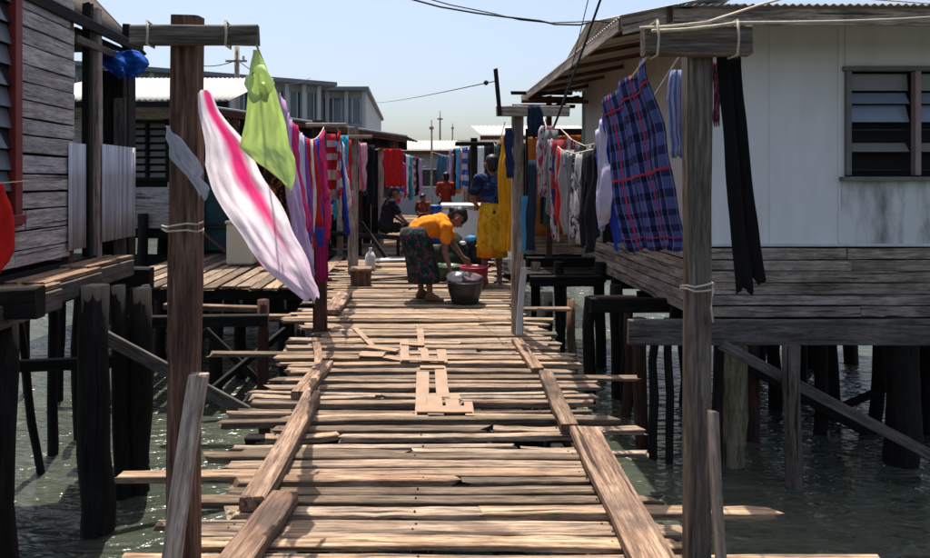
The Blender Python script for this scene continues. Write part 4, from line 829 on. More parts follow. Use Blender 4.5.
rb_ = rope_line(hang(P(337, 126, 5.85), P(347, 140, 9.55), .12, 12), 'rope between the second and third left posts')
for (k, a, b_, L, m, lab, dr) in (
    ('shirt', 6.1, 6.45, .70, c_sr, 'red and white banded shirt just past the second left post', (.0, 0, 0)),
    ('sheet', 6.55, 6.95, .80, c_cyan, 'cyan towel on the left line past the red banded shirt', (-.05, 0, 0)),
    ('shirt_up', 7.1, 7.45, .72, c_mix, 'blue and white shirt in the middle of the second left line', (.08, 0, 0)),
    ('dress', 7.55, 7.9, .82, c_red, 'dark red dress after the blue and white shirt', (.04, 0, 0)),
    ('shirt', 8.0, 8.4, .75, c_orange, 'orange shirt on the second left line', (.03, 0, 0)),
    ('trousers', 8.5, 8.9, .95, c_grey, 'grey trousers just before the third left post', (0, 0, 0)),
    ('sheet', 9.05, 9.4, .8, c_sb, 'blue banded cloth touching the third left post', (.05, 0, 0))):
    garment(k, rb_, a, b_, L, m, lab, GL, dr)
rc_ = rope_line(hang(P(356, 139, 9.55), P(382, 147, 12.6), .10, 10), 'rope from the third left post to the lean-to shed')
for (k, a, b_, L, m, lab, dr) in (
    ('shirt', 9.8, 10.1, .70, cm('pink_white', (.68, .6, .64), .35, pattern='stripes', col2=(.6, .12, .25), n=3), 'pink and white striped shirt right after the third left post', (.04, 0, 0)),
    ('shirt_up', 10.25, 10.55, .75, c_navy, 'navy shirt beside the pink striped one', (0, 0, 0)),
    ('sheet', 10.7, 10.95, .7, c_wr, 'white and red print cloth near the shed', (.05, 0, 0)),
    ('sheet', 11.2, 11.6, 1.0, c_black, 'black cloth hanging in the shed shade', (0, 0, 0))):
    garment(k, rc_, a, b_, L, m, lab, GL, dr)
loft_cloth('red_shirt', [(384, 402, 149, 11.5, 11.6), (383, 403, 158, 11.5, 11.6), (384, 403, 172, 11.5, 11.6), (386, 404, 187, 11.5, 11.6)], c_red, 'red shirt facing the boardwalk under the shed roof end', GL, fold=.025, seed=12)
rd_ = rope_line(hang(P(384, 150, 12.7), P(426, 166, 24), .15, 12), 'far left rope beyond the lean-to shed')
for i, (k, m, lab) in enumerate((('shirt', c_wlil, 'pale lilac shirt, nearest on the far left rope'), ('shirt_up', c_sb, 'blue banded shirt on the far left rope'), ('shirt', c_pink, 'pink shirt on the far left rope'), ('sheet', c_jean, 'blue denim cloth on the far left rope'), ('shirt', c_white, 'white shirt on the far left rope'), ('dress', c_navy, 'navy dress, farthest on the far left rope'))):
    garment(k, rd_, 14.0 + i * 1.1, 14.7 + i * 1.1, .85, m, lab, GL, (0, 0, 0), .04)
rg_ = rope_line([P(372, 150, 13.2), P(398, 152, 15.5), P(412, 156, 18.5), P(424, 160, 22)], 'long far left rope behind the red shirt')
for i, (k, m, lab) in enumerate((('shirt', c_black, 'black shirt beside the red shirt under the shed roof end'), ('dress', c_grey, 'grey dress past the shed on the long far rope'), ('shirt_up', c_pink, 'pink shirt low on the long far rope'), ('trousers', c_navy, 'navy trousers on the long far rope'), ('shirt', c_white, 'white shirt in the middle of the long far rope'), ('sheet', c_cyan, 'cyan towel on the long far rope'), ('shirt', c_sr, 'red banded shirt on the long far rope'), ('sheet', c_black, 'black towel near the end of the long far rope'), ('dress', c_lil, 'lilac dress at the end of the long far rope'))):
    garment(k, rg_, 13.4 + i * .88, 14.1 + i * .88, .95 + .12 * (i % 3), m, lab, GL, (0, 0, 0), .04)
rh_ = rope_line([P(432, 152, 20.5), P(446, 156, 19.8), P(462, 152, 18.8), P(480, 146, 18)], 'far rope across the lane beyond the crossing rope')
for i, (k, m, lab) in enumerate((('sheet', c_jean, 'denim blue towel far across the lane'), ('shirt', c_grey, 'grey shirt far across the lane'), ('dress', c_orange, 'orange dress far across the lane'), ('shirt', c_white, 'white shirt far across the lane'))):
    garment(k, rh_, 20.2 - i * .58, 19.75 - i * .58, 1.15, m, lab, GL, (0, 0, 0), .05)
for (k, a, b_, L, m, lab, dr) in (
    ('sheet', 3.28, 3.46, .55, c_pink, 'pink cloth behind the pale lilac shirt', (.06, 0, 0)),
    ('shirt', 3.88, 4.0, .62, cm('violet', (.30, .10, .42), .35), 'violet shirt just before the narrow red dress', (.04, 0, 0)),
    ('sheet', 4.52, 4.7, .60, c_red, 'red towel in front of the royal blue shirt', (.05, 0, 0)),
    ('shirt', 5.4, 5.7, .85, c_pink, 'pink shirt just before the second left post', (.05, 0, 0))):
    garment(k, ra_, a, b_, L, m, lab, GL, dr)
for (k, a, b_, L, m, lab, dr) in (
    ('sheet', 6.45, 6.6, .95, c_blue, 'royal blue towel past the red banded shirt', (.08, 0, 0)),
    ('shirt', 6.95, 7.12, .62, c_white, 'white shirt beside the cyan towel', (.08, 0, 0)),
    ('sheet', 7.45, 7.58, .7, c_pink, 'pink towel between blue shirt and dark red dress', (.1, 0, 0)),
    ('shirt', 7.88, 8.05, .9, c_black, 'black shirt between dark red dress and orange shirt', (0, 0, 0)),
    ('shirt', 8.38, 8.52, .8, c_cyan, 'cyan shirt before the grey trousers', (.06, 0, 0))):
    garment(k, rb_, a, b_, L, m, lab, GL, dr)
# right lines
rp = [P(648, 55, 2.24), P(626, 84, 2.6), P(603, 112, 3.0), P(593, 150, 3.35), P(574, 154, 3.9), P(560, 150, 4.5), P(548, 136, 5.1), P(543, 118, 5.6)]
rope_line([p + Vector((.012, .03, .004)) for p in rp], 'sagging rope from the near right crossbar to the second right post')
for (k, a, b_, L, m, lab, dr) in (
    ('shirt', 3.0, 3.22, .46, c_wlil, 'white and lilac shirt just behind the plaid sarong', (.02, 0, 0)),
    ('sheet', 3.02, 3.2, .55, c_blue, 'royal blue cloth under the edge of the plaid sarong', (.10, 0, 0)),
    ('trousers', 3.34, 3.62, .52, c_black, 'black trousers next to the white and lilac shirt', (0, 0, 0)),
    ('trousers', 3.66, 3.98, .50, c_bw, 'black and white print trousers in the sag of the right rope', (0, 0, 0)),
    ('shirt', 4.0, 4.22, .56, c_grey, 'grey shirt after the print trousers', (.02, 0, 0)),
    ('shirt', 4.26, 4.44, .40, c_mix, 'blue and white child shirt on the right rope', (.03, 0, 0)),
    ('sheet', 4.46, 4.62, .5, c_red, 'narrow red cloth beside the blue child shirt', (0, 0, 0)),
    ('shirt_up', 4.66, 4.9, .66, c_wr, 'white shirt with red and black print near the second right post', (0, 0, 0)),
    ('sheet', 4.95, 5.15, .66, c_bw, 'black and white cloth close to the second right post', (.03, 0, 0)),
    ('sheet', 5.2, 5.35, .75, c_dg, 'dark green cloth close to the second right post', (0, 0, 0)),
    ('trousers', 5.4, 5.58, .8, cm('dark_denim', (.014, .028, .05), .1), 'dark jeans hanging low on the rope end by the second right post', (-.02, 0, 0))):
    garment(k, rp, a, b_, L, m, lab, GR, dr)
rp2 = rope_line([P(690, 40, 2.62), P(640, 118, 3.4), P(604, 142, 4.2), P(585, 146, 5.0), P(572, 140, 5.7), P(560, 128, 6.4)], 'second sagging rope behind the first on the right')
for (k, a, b_, L, m, lab, dr) in (
    ('shirt', 3.62, 3.9, .52, c_white, 'plain white shirt on the rear right rope beside the sarong', (0, 0, 0)),
    ('trousers', 3.95, 4.2, .62, c_black, 'short black trousers on the rear right rope', (0, 0, 0)),
    ('shirt_up', 4.22, 4.45, .55, c_grey, 'dull grey shirt on the rear right rope', (.03, 0, 0)),
    ('sheet', 4.48, 4.66, .64, c_navy, 'navy towel on the rear right rope', (0, 0, 0)),
    ('shirt', 4.7, 4.95, .6, c_bw, 'black and white blouse on the rear right rope', (0, 0, 0)),
    ('dress', 5.0, 5.22, .72, c_black, 'black dress on the rear right rope', (0, 0, 0)),
    ('shirt', 5.25, 5.5, .62, c_grey, 'long grey shirt hanging before the rust tarpaulin', (.02, 0, 0)),
    ('sheet', 5.55, 5.75, .7, cm('dull_red', (.22, .04, .05), .2), 'dull red towel hanging before the rust tarpaulin', (0, 0, 0)),
    ('shirt', 5.8, 6.1, .66, c_wr, 'faded white print shirt farthest on the rear right rope', (0, 0, 0))):
    garment(k, rp2, a, b_, L, m, lab, GR, dr)
loft_cloth('jeans', [(529, 538, 160, 5.4, 5.3), (528, 537, 185, 5.4, 5.3), (527, 536, 220, 5.4, 5.3), (527, 536, 250, 5.4, 5.3)], cm('dark_denim', (.014, .028, .05), .1), 'dark blue jeans hanging just right of the second right post', GR, fold=.01, seed=13)
for (rows_, m, lab, sd) in (
    ([(546, 558, 130, 5.05, 4.9), (545, 560, 160, 5.05, 4.9), (547, 559, 196, 5.05, 4.9), (548, 557, 214, 5.05, 4.9)], c_grey, 'soft grey vest overlapping the print shirt on the right', 31),
    ([(553, 566, 140, 4.7, 4.6), (552, 568, 172, 4.7, 4.6), (554, 566, 206, 4.7, 4.6), (556, 565, 224, 4.7, 4.6)], cm('navy_red', (.03, .04, .12), .15, pattern='bands', col2=(.28, .05, .06), n=3), 'navy and red banded jersey among the right laundry', 32),
    ([(562, 574, 150, 4.3, 4.2), (560, 576, 178, 4.3, 4.2), (562, 574, 212, 4.3, 4.2), (563, 572, 233, 4.3, 4.2)], cm('stone', (.34, .33, .32), .25), 'stone coloured shirt hanging in the middle of the right laundry', 33),
    ([(572, 583, 152, 4.05, 3.95), (570, 584, 190, 4.05, 3.95), (572, 582, 238, 4.05, 3.95)], cm('charcoal', (.03, .03, .033), .1), 'charcoal trousers among the right laundry, longest of the dark pieces', 34),
    ([(587, 600, 154, 3.5, 3.4), (586, 602, 184, 3.5, 3.4), (588, 600, 216, 3.5, 3.4), (590, 599, 229, 3.5, 3.4)], c_black, 'black blouse beside the white and lilac shirt', 35),
    ([(580, 590, 153, 3.75, 3.65), (579, 592, 180, 3.75, 3.65), (581, 590, 214, 3.75, 3.65), (582, 588, 226, 3.75, 3.65)], cm('ash_white', (.44, .44, .45), .3, pattern='print', col2=(.12, .12, .14), n=5), 'ash white top with dark print among the right laundry', 36)):
    loft_cloth('shirt', rows_, m, lab, GR, fold=.022, nf=1.6, seed=sd, edge=2, crumple=.012)
for (rows_, m, lab, sd) in (
    ([(326, 335, 134, 6.3, 6.5), (325, 336, 160, 6.3, 6.5), (327, 334, 200, 6.3, 6.5)], c_sr, 'red banded top facing the deck just past the magenta cloth', 41),
    ([(332, 341, 142, 6.9, 7.1), (331, 342, 172, 6.9, 7.1), (333, 340, 216, 6.9, 7.1)], c_sb, 'blue banded top facing the deck on the second left line', 42),
    ([(338, 347, 136, 7.6, 7.8), (337, 348, 160, 7.6, 7.8), (339, 346, 192, 7.6, 7.8)], c_cyan, 'cyan vest facing the deck on the second left line', 43),
    ([(343, 351, 140, 8.6, 8.8), (342, 352, 170, 8.6, 8.8), (344, 350, 208, 8.6, 8.8)], c_red, 'small red vest just before the third left post', 44),
    ([(358, 367, 143, 9.9, 10.1), (357, 368, 160, 9.9, 10.1), (359, 367, 190, 9.9, 10.1)], cm('pale_pink', (.7, .45, .5), .4), 'pale pink vest just after the third left post', 45),
    ([(367, 376, 145, 10.6, 10.8), (366, 377, 166, 10.6, 10.8), (368, 376, 205, 10.6, 10.8)], c_black, 'black vest between the third left post and the red shirt', 46)):
    loft_cloth('vest', rows_, m, lab, GL, fold=.03, nf=1.5, seed=sd, edge=1.2, crumple=.015)
loft_cloth('sky_towel', [(521, 528, 196, 5.6, 5.6), (521, 527, 220, 5.6, 5.6), (521, 527, 252, 5.6, 5.6)], c_sky, 'narrow sky blue towel against the second right post', GR, fold=.008, seed=14)
loft_cloth('black_cloth', [(505, 512, 128, 5.75, 5.7), (504, 513, 150, 5.75, 5.7), (506, 514, 178, 5.75, 5.7)], c_navy, 'dark cloth tied left of the second right post', GR, fold=.008, seed=15)
loft_cloth('blue_bundle', [(528, 540, 106, 5.5, 5.5), (526, 544, 122, 5.5, 5.5), (530, 545, 138, 5.5, 5.5)], cm('dark_denim', (.014, .028, .05), .1), 'dark blue rag bunched on the second right crossbar', GR, fold=.02, seed=16)
loft_cloth('white_print_shirt', [(541, 554, 126, 5.2, 5.1), (537, 556, 142, 5.2, 5.1), (536, 553, 168, 5.2, 5.1), (539, 552, 196, 5.2, 5.1)], c_wr, 'white print shirt with red patches under the second right crossbar', GR, fold=.02, seed=17)
loft_cloth('yellow_cloth', [(501, 514, 137, 6.6, 6.2), (499, 514, 160, 6.6, 6.2), (500, 514, 190, 6.6, 6.2), (502, 514, 225, 6.6, 6.2), (503, 513, 250, 6.6, 6.2)], c_yel, 'long yellow cloth hanging left of the second right post', GR, fold=.03, seed=18)
re_ = rope_line(hang(P(505, 122, 5.8), P(494, 143, 12.4), .12, 10), 'rope between the second right post and the far dark post')
for i, (k, m, lab) in enumerate((('sheet', c_dg, 'dark green cloth behind the standing person'), ('shirt', c_black, 'black shirt behind the standing person, after the dark green cloth'), ('trousers', c_grey, 'grey trousers near the far dark post'), ('sheet', c_navy, 'navy cloth next to the far dark post'))):
    garment(k, re_, 9.3 + i * .75, 9.8 + i * .75, .85, m, lab, GR, (0, 0, 0), .03)
rf_ = rope_line([P(498, 144, 12.3), P(476, 146, 13.5), P(458, 148, 15.0), P(446, 150, 17)], 'far rope crossing behind the standing person')
for i, (k, m, lab) in enumerate((('trousers', c_black, 'black trousers, nearest on the far crossing rope'), ('shirt', c_white, 'white shirt on the far crossing rope'), ('dress', c_black, 'black dress on the far crossing rope'), ('shirt', c_sb, 'blue banded shirt on the far crossing rope'), ('sheet', c_sky, 'sky blue towel on the far crossing rope'), ('sheet', c_black, 'black towel on the far crossing rope'), ('sheet', c_lil, 'lilac towel, farthest on the far crossing rope'))):
    garment(k, rf_, 12.5 + i * .58, 12.95 + i * .58, .95, m, lab, GR, (0, 0, 0), .03)

# blue tarp bundle on the left porch
def blob_mesh(name, size, seed, amp=.25, sub=3, freq=2.0):
    bm = bmesh.new(); bmesh.ops.create_icosphere(bm, subdivisions=sub, radius=1)
    for v in bm.verts:
        k = 1 + amp * noise.noise(v.co * freq + Vector((seed, seed, 0))) + amp * .5 * noise.noise(v.co * freq * 2.7 + Vector((0, seed, seed)))
        v.co = Vector((v.co.x * size[0], v.co.y * size[1], v.co.z * size[2])) * k
    me = bpy.data.meshes.new(name); bm.to_mesh(me); bm.free()
    me.uv_layers.new(name='UVMap')
    for p in me.polygons:
        p.use_smooth = True
        for li in p.loop_indices: c = me.vertices[me.loops[li].vertex_index].co; me.uv_layers[0].data[li].uv = (c.x * 2, c.z * 2)
    return me
loft_cloth('blue_tarp', [(97, 138, 51, 6.5, 6.6), (96, 146, 57, 6.45, 6.6), (99, 149, 64, 6.4, 6.6), (106, 146, 70, 6.42, 6.6), (114, 140, 75, 6.45, 6.6), (121, 133, 78, 6.5, 6.55)], M_tarp, 'bright blue tarpaulin bundled under the left porch eave', None, fold=.07, nf=2.3, nu=30, seed=21, cat='tarpaulin', crumple=.05, edge=2, crease=.03)

# ------------------------------------------------------------------ things on the deck
bs = thing('basin', G(465, 303) + Vector((0, 0, 0)), 'black round basin of wet laundry in front of the bending person', 'basin')
bp_ = Vector(WM[bs.name].translation); bp_.y -= .0
lathe('bowl', [(.13, .004), (.15, .02), (.185, .13), (.205, .23), (.215, .245), (.205, .25), (.19, .235), (.17, .13), (.14, .04), (.05, .035)], M_grime, bs, bp_)
o = link('laundry_heap', blob_mesh('heap', (.16, .15, .10), 2, .5, 3), cm('dark_wash', (.14, .10, .12), .1, pattern='print', col2=(.35, .3, .34), n=3), None, Matrix.Translation(bp_ + Vector((.03, .0, .24)))); tag(o, 'dark and grey wet clothes heaped in the black basin', 'laundry')
o = link('white_cloth', blob_mesh('heap', (.10, .09, .06), 9, .5, 3), c_white, None, Matrix.Translation(bp_ + Vector((-.10, -.03, .30)))); tag(o, 'white wet cloth held over the rim of black basin', 'laundry')
tb = Vector(G(474, 287)); ts = thing('tub', tb, 'dark red plastic tub behind the black basin', 'tub')
lathe('tub_body', [(.13, .004), (.145, .02), (.17, .13), (.185, .25), (.20, .262), (.19, .267), (.172, .25), (.155, .13), (.13, .045), (.05, .04)], M_magenta_pl, ts, tb)
gt = Vector(G(448, 280)); o = lathe('green_basin', [(.15, .004), (.17, .02), (.2, .14), (.215, .2), (.205, .205), (.18, .14), (.14, .03), (.05, .028)], plain('green_plastic', (.02, .055, .02), .4, .2), None, gt); tag(o, 'dark green basin behind the bending person', 'basin')
hp = Vector(G(462, 266)); 
for (dx, dy, sz, s, key, col, lab) in ((-.12, 0, (.3, .24, .27), 1, 'dark_heap', (.02, .03, .025), 'dark green pile of washing in front of the white freezer'), (.22, .1, (.22, .2, .27), 5, 'dark_heap2', (.03, .03, .04), 'black washing pile beside the dark green pile')):
    o = link('washing_pile', blob_mesh('pile', sz, s, .5, 3), cm(key, col, .1), None, Matrix.Translation(hp + Vector((dx, dy, sz[2] * .75)))); tag(o, lab, 'laundry')
for (px, py, r_, m, lab) in ((471, 235, .07, c_sky, 'small sky blue cloth on top of the black washing pile'), (480, 243, .07, cm('lemon', (.7, .62, .04), .3), 'small lemon yellow cloth on the black washing pile'), (463, 240, .05, c_white, 'small white cloth between the washing piles')):
    o = link('cloth_lump', blob_mesh('lump', (r_, r_, r_ * .6), px, .5, 2), m, None, Matrix.Translation(P(px, py + 3, 10.32))); tag(o, lab, 'laundry')
fz = thing('chest_freezer', (X(471, 12), 12.3, 0), 'white chest freezer standing across the boardwalk behind the people', 'freezer')
fw = 52 / F * 12
box('body', (X(469, 12), 12.35, .44), (fw, .7, .84), M_enamel, fz, bev=.03); box('lid', (X(469, 12), 12.35, .905), (fw + .04, .74, .08), M_enamel, fz, bev=.025); box('handle', (X(472, 12), 11.965, .895), (.16, .03, .03), M_grey, fz)
for xx in (-.36, .36): box('foot', (X(472, 12) + xx, 12.1, .012), (.07, .07, .024), M_grime, fz)
dr = thing('drum', (X(435, 14.5), 14.5, 0), 'blue plastic drum standing far along the boardwalk', 'drum')
lathe('barrel', [(.19, .0), (.21, .03), (.215, .25), (.225, .27), (.215, .29), (.215, .5), (.225, .52), (.215, .54), (.21, .74), (.19, .78)], M_blue_pl, dr, (X(435, 14.5), 14.5, 0)); lathe('lid', [(.2, 0), (.215, .01), (.215, .05), (.19, .06)], M_blue_pl, dr, (X(435, 14.5), 14.5, .78))
ct = thing('plastic_box', (X(242, 10.6), 10.6, 0), 'tall cream plastic container on the left side platform', 'container')
box('container_body', (X(243, 10.6), 10.6, .35), (.44, .4, .66), M_cream_pl, ct, bev=.03); box('lid', (X(243, 10.6), 10.6, .705), (.47, .43, .05), M_cream_pl, ct, bev=.012)
o = link('red_bag', blob_mesh('bag', (.12, .09, .08), 8, .4, 3), c_red, None, Matrix.Translation(P(267, 262, 9.9))); tag(o, 'small red bag on the left platform planks', 'bag')
o = board('loose_board', G(331, 311, .05), G(345, 292, .05), .17, .045, M_kerb, None, seg=3); o.location.z = .04; tag(o, 'short thick board lying just past the second left post', 'board')
o = board('loose_board', G(368, 279, .03), G(412, 276, .03), .12, .03, M_kerb, None, seg=3); o.location.z = .03; tag(o, 'pinkish loose board lying across the deck behind the third left post', 'board')
o = board('loose_board', G(372, 262), G(410, 261), .25, .03, M_white_paint, None, seg=3); o.location.z = .03; tag(o, 'whitish flat board lying near the bending person, farther back', 'board')
st = thing('wood_block', G(360, 287), 'dark squat wooden block at the foot of the third left post', 'block'); g0 = G(360, 287); board('block_body', g0 + Vector((0, .15, 0)), g0 + Vector((0, .15, .2)), .26, .24, M_brown, st, up=(0, 1, 0), seg=3); board('block_top', g0 + Vector((-.14, .15, .215)), g0 + Vector((.14, .15, .215)), .27, .03, M_kerb, st, seg=2)
jg = G(361, 272); o = lathe('jug', [(.07, 0), (.08, .01), (.08, .2), (.05, .26), (.025, .28), (.025, .32), (.03, .33), (.02, .335)], M_white_paint, None, jg + Vector((.12, .3, 0)), 16); tag(o, 'white plastic jug beside the third left post', 'jug')
def scraps(label, segs, loc, name='broken_crate'):
    t_ = thing(name, G(*loc), label, 'broken crate', 'broken crate pieces on the deck'); k = 0
    for (a, b_, wd_) in segs:
        p0, p1 = G(*a), G(*b_); z = .008 + .010 * (k % 3); p0.z = p1.z = z; k += 1
        board('slat', p0, p1, wd_, .009, M_card, t_, seg=3, jit=.06)
scraps('loose stick and orange slat lying on the deck, leftmost of the scraps', [((355, 329), (372, 346), .05), ((360, 356), (384, 357), .13), ((368, 350), (398, 354), .08), ((384, 358), (402, 361), .05)], (370, 350))
scraps('broken crate frame on the deck, middle of the three scraps', [((420, 330), (422, 352), .06), ((404, 342), (405, 364), .07), ((402, 347), (424, 348), .07), ((410, 354), (442, 354), .07), ((441, 352), (443, 365), .07), ((402, 363), (444, 364), .06), ((424, 350), (426, 364), .06)], (422, 350))
scraps('flattened crate with open slats on the deck, nearest of the scraps', [((423, 369), (422, 419), .085), ((440, 369), (443, 400), .08), ((420, 371), (444, 371), .06), ((418, 399), (460, 398), .09), ((434, 400), (436, 418), .09), ((417, 414), (472, 414), .10), ((452, 401), (454, 416), .08), ((468, 405), (470, 419), .05)], (442, 395))

# ------------------------------------------------------------------ people
def capsules(caps):
    bm = bmesh.new()
    for (p0, p1, r0, r1) in caps:
        p0, p1 = Vector(p0), Vector(p1); n = 6
        for i in range(n + 1):
            f = i / n; m = Matrix.Translation(p0.lerp(p1, f)); bmesh.ops.create_icosphere(bm, subdivisions=2, radius=r0 + (r1 - r0) * f, matrix=m)
    return bm
def remeshed(name, bm, voxel, mat, parent, M, smooth=4, uvscale=None):
    me = bpy.data.meshes.new(name); bm.to_mesh(me); bm.free(); tmp = bpy.data.objects.new('tmp', me); C.objects.link(tmp)
    md = tmp.modifiers.new('r', 'REMESH'); md.mode = 'VOXEL'; md.voxel_size = voxel; md.use_smooth_shade = True
    ms = tmp.modifiers.new('s', 'SMOOTH'); ms.iterations = smooth; ms.factor = .5
    dg = bpy.context.evaluated_depsgraph_get(); out = bpy.data.meshes.new_from_object(tmp.evaluated_get(dg)); bpy.data.objects.remove(tmp); bpy.data.meshes.remove(me)
    out.name = name; out.materials.clear(); out.uv_layers.new(name='UVMap')
    for p in out.polygons:
        p.use_smooth = True
        for li in p.loop_indices: c = out.vertices[out.loops[li].vertex_index].co; out.uv_layers[-1].data[li].uv = ((c.x + c.y) * 1.5, c.z * 1.5)
    if uvscale:
        for v in out.vertices: v.co += v.normal * uvscale * (noise.noise(v.co * 11) + .6 * noise.noise(Vector((v.co.x * 30, v.co.y * 30, v.co.z * 9))))
    return link(name, out, mat, parent, M)
def ring_loft(name, rings, mat, parent, M, n=32, folds=7, famp=.02):
    vs_, fs, uv = [], [], []; m = len(rings)
    for j, (c, rx, ry) in enumerate(rings):
        for k in range(n):
            a = 2 * math.pi * k / n; f = 1 + famp * math.sin(folds * a + j * .5) * j / m
            vs_.append((c[0] + rx * f * math.cos(a), c[1] + ry * f * math.sin(a), c[2])); uv.append((k / n * 2 if k <= n / 2 else 2 - k / n * 2, j / m))
    for j in range(m - 1):
        for k in range(n): k2 = (k + 1) % n; fs.append((j * n + k, (j + 1) * n + k, (j + 1) * n + k2, j * n + k2))
    o = link(name, mesh_of(name, vs_, fs, True, uv), mat, parent, M); md = o.modifiers.new('thickness', 'SOLIDIFY'); md.thickness = .008; return o
def make_person(label, base, rz, J, top, bottom, skirt=None, arms=None, hair_bun=True, sc=1.0, voxel=.011, sleeve=.45):
    M = Matrix.Translation(Vector(base)) @ Matrix.Rotation(rz, 4, 'Z') @ Matrix.Scale(sc, 4)
    t_ = link('person', None, M=Matrix.Translation(Vector(base))); t_.empty_display_size = .1; tag(t_, label, 'person')
    V = {k: Vector(v) for k, v in J.items()}; caps = []
    up = (V['head'] - V['neck']).normalized(); fwd = V['face'].normalized(); side = up.cross(fwd).normalized() * -1; fwd = (fwd - up * fwd.dot(up)).normalized()
    caps += [(V['pelvis'], V['waist'], .125, .105), (V['waist'], V['chest'], .105, .12), (V['chest'], V['neck'], .11, .05), (V['neck'], V['head'] - up * .05, .05, .052)]
    caps += [(V['shL'], V['shR'], .06, .06)]
    h = V['head']; caps += [(h + up * .02 - fwd * .015, h + up * .025, .088, .086), (h - up * .03 + fwd * .025, h - up * .075 + fwd * .04, .066, .038)]
    caps += [(h + fwd * .085 + up * .005, h + fwd * .108 - up * .025, .011, .015), (h + fwd * .082 - up * .055, h + fwd * .084 - up * .06, .02, .018)]
    for s in (-1, 1): caps += [(h + side * s * .085 - up * .0, h + side * s * .087 - up * .035, .018, .013)]
    for s in 'LR':
        caps += [(V['pelvis'], V['hip' + s], .11, .095), (V['hip' + s], V['knee' + s], .088, .057), (V['knee' + s], V['ankle' + s], .056, .035)]
        ft = Vector(V['toe' + s]); an = Vector(V['ankle' + s]); heel = an - (ft - an) * .25; heel.z = .03
        caps += [(an, heel, .036, .03), (heel, ft, .032, .024), (an, an.lerp(ft, .6), .036, .026)]
        caps += [(V['sh' + s], V['el' + s], .052, .040), (V['el' + s], V['ha' + s], .038, .026)]
        d_ = (V['ha' + s] - V['el' + s]).normalized(); q = d_.cross(fwd); q = q.normalized() if q.length > .1 else side; hb = V['ha' + s]
        pr = d_.cross(q).normalized(); caps += [(hb - q * .018, hb + d_ * .07 - q * .022, .017, .015), (hb + q * .018, hb + d_ * .07 + q * .022, .017, .015)]
        for i, ln in enumerate((.065, .078, .072, .055)):
            b0 = hb + d_ * .075 + q * (-.033 + i * .022); b1 = b0 + d_ * ln * .55; caps += [(b0, b1, .010, .009), (b1, b1 + (d_ * .7 + pr * .6) * ln * .5, .009, .008)]
        tb0 = hb + d_ * .02 - q * .035; caps += [(tb0, tb0 + d_ * .04 - q * .025, .012, .010), (tb0 + d_ * .04 - q * .025, tb0 + d_ * .07 - q * .02, .010, .009)]
    remeshed('body', capsules(caps), voxel, M_skin, t_, M, 3)
    for s in (-1, 1):
        e = box('eye', M @ (h + fwd * .088 + side * s * .032 + up * .012), (.02 * sc, .012 * sc, .012 * sc), M_eye, t_, bev=.003)
    hc = [(h + up * .045 - fwd * .03, h + up * .035 + fwd * .02, .088, .078), (h - fwd * .045, h - fwd * .05 - up * .05, .072, .058)]
    if hair_bun: hc.append((h - fwd * .105 + up * .0, h - fwd * .115 - up * .01, .045, .04))
    remeshed('hair', capsules(hc), .012, M_hair, t_, M, 2)
    tc_ = [(V['pelvis'].lerp(V['waist'], .3), V['waist'], .148, .132), (V['waist'], V['chest'], .132, .145), (V['chest'], V['chest'].lerp(V['neck'], .55), .135, .085), (V['shL'], V['shR'], .076, .076)]
    for s in 'LR': tc_.append((V['sh' + s], V['sh' + s].lerp(V['el' + s], sleeve * 1.6 if sleeve < .6 else .95), .07, .066))
    remeshed('shirt', capsules(tc_), .013, top, t_, M, 3, .016)
    if skirt: ring_loft('skirt', skirt, bottom, t_, M)
    else:
        lc = [(V['pelvis'], V['waist'].lerp(V['pelvis'], .6), .14, .135)]
        for s in 'LR': lc += [(V['pelvis'], V['hip' + s], .125, .115), (V['hip' + s], V['knee' + s], .105, .08), (V['knee' + s], V['knee' + s].lerp(V['ankle' + s], .6), .076, .066)]
        remeshed('trousers', capsules(lc), .014, bottom, t_, M, 3, .016)
    return t_
# bending person (local x to the right of the picture, z up; origin at the feet)
base = Vector((X(430, 7.44), 7.44, 0))
def q(px, py, dy=0.0): v = P(px, py, 7.44) - base; v.y = dy; return v
Jb = dict(pelvis=q(417.5, 233), waist=q(426, 227), chest=q(440, 225.5), neck=q(450.5, 222), head=q(458, 217.5), face=(.75, 0, -.65), shL=q(445, 227, -.16), shR=q(447, 225, .16),
          hipL=q(418, 240, -.09), hipR=q(417, 240, .09), kneeL=q(427, 267, -.09), kneeR=q(420, 266, .10), ankleL=q(430, 293.5, -.08), ankleR=q(421, 292.5, .12), toeL=q(442, 298.5, -.10), toeR=q(433, 298.5, .13),
          elL=q(444, 250, -.22), haL=q(449.5, 268, -.22), elR=q(455, 247, .16), haR=q(464, 259, .18))
sk = [(q(419, 226), .10, .13), (q(415, 228.5), .165, .20), (q(415, 236), .18, .222), (q(418, 247), .178, .215), (q(420.5, 258), .18, .20), (q(423, 270), .188, .205), (q(424, 281.5), .185, .21)]
make_person('person in orange top and dark floral skirt bending over a black basin', base, 0, Jb, cm('orange_top', (.80, .24, .02), .15, pattern='half', col2=(.62, .12, .03), n=-1), cm('dark_floral', (.012, .03, .026), .05, pattern='print', col2=(.10, .03, .06), col3=(.03, .12, .07), n=9), skirt=sk, voxel=.010, sleeve=.3)
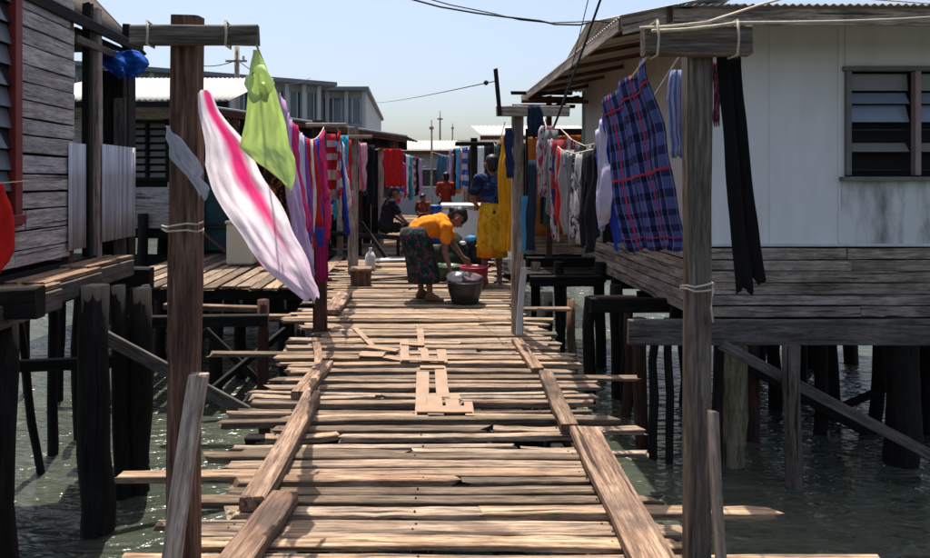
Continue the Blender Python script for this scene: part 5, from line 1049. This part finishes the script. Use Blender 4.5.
def stand(h=1.6, arms='down', lean=0.0):
    J = dict(pelvis=(0, 0, .86), waist=(0, .0 + lean * .3, 1.0), chest=(0, lean * .7, 1.19), neck=(0, lean, 1.37), head=(0, lean + .02, 1.49), face=(0, 1, 0), shL=(-.165, lean * .9, 1.31), shR=(.165, lean * .9, 1.31),
             hipL=(-.085, 0, .82), hipR=(.085, 0, .82), kneeL=(-.09, .02, .45), kneeR=(.09, .02, .45), ankleL=(-.09, -.01, .075), ankleR=(.1, .01, .075), toeL=(-.11, .15, .03), toeR=(.12, .17, .03))
    if arms == 'down': J.update(elL=(-.22, -.02, 1.04), haL=(-.22, .05, .82), elR=(.22, -.02, 1.04), haR=(.22, .05, .82))
    if arms == 'raised': J.update(elL=(-.23, .08, 1.07), haL=(-.14, .28, .98), elR=(.29, .10, 1.50), haR=(.24, .26, 1.74))
    if arms == 'fold': J.update(elL=(-.22, .02, 1.06), haL=(-.05, .24, 1.02), elR=(.22, .02, 1.06), haR=(.05, .24, 1.05))
    return J
b2 = Vector((X(492, 8.6), 8.6, 0))
sk2 = [((0, 0, 1.02), .14, .125), ((0, 0, .90), .17, .15), ((0, 0, .7), .185, .165), ((0, 0, .5), .19, .17), ((0, 0, .34), .195, .175)]
make_person('standing person in navy top and yellow sarong, back turned, reaching to the line', b2, R(8), stand(arms='raised'), cm('navy_top', (.012, .02, .055), .05, pattern='print', col2=(.03, .06, .12), n=7), cm('yellow_sarong', (.66, .36, .02), .15, pattern='print', col2=(.5, .2, .01), n=6), skirt=sk2, hair_bun=False, sc=1.06, sleeve=.4)
Js = dict(pelvis=(0, 0, .53), waist=(0, .04, .66), chest=(0, .08, .86), neck=(0, .13, 1.03), head=(0, .17, 1.15), face=(0, 1, -.1), shL=(-.16, .10, .97), shR=(.16, .10, .97), hipL=(-.09, .02, .52), hipR=(.09, .02, .52), kneeL=(-.14, .42, .50), kneeR=(.14, .42, .50),
          ankleL=(-.13, .40, .075), ankleR=(.13, .42, .075), toeL=(-.15, .56, .03), toeR=(.15, .58, .03), elL=(-.24, .2, .74), haL=(-.14, .38, .60), elR=(.24, .2, .74), haR=(.14, .38, .60))
make_person('person in dark clothes sitting on the shed bench on the left', (X(385, 11.9), 11.95, 0), R(-70), Js, cm('near_black', (.014, .014, .02), .05), c_black, hair_bun=False, voxel=.014)
make_person('small child in brown red shirt standing beyond the bending person', (X(423, 13.4), 13.4, 0), R(150), stand(arms='fold'), cm('brown_red', (.22, .05, .03), .1), c_navy, hair_bun=False, voxel=.014, sc=.69)
make_person('distant person in red shirt standing beyond the blue drum', (X(446, 15.6), 15.6, 0), R(20), stand(arms='fold'), cm('brick_red', (.38, .05, .03), .1), c_navy, hair_bun=False, voxel=.014, sc=.98)
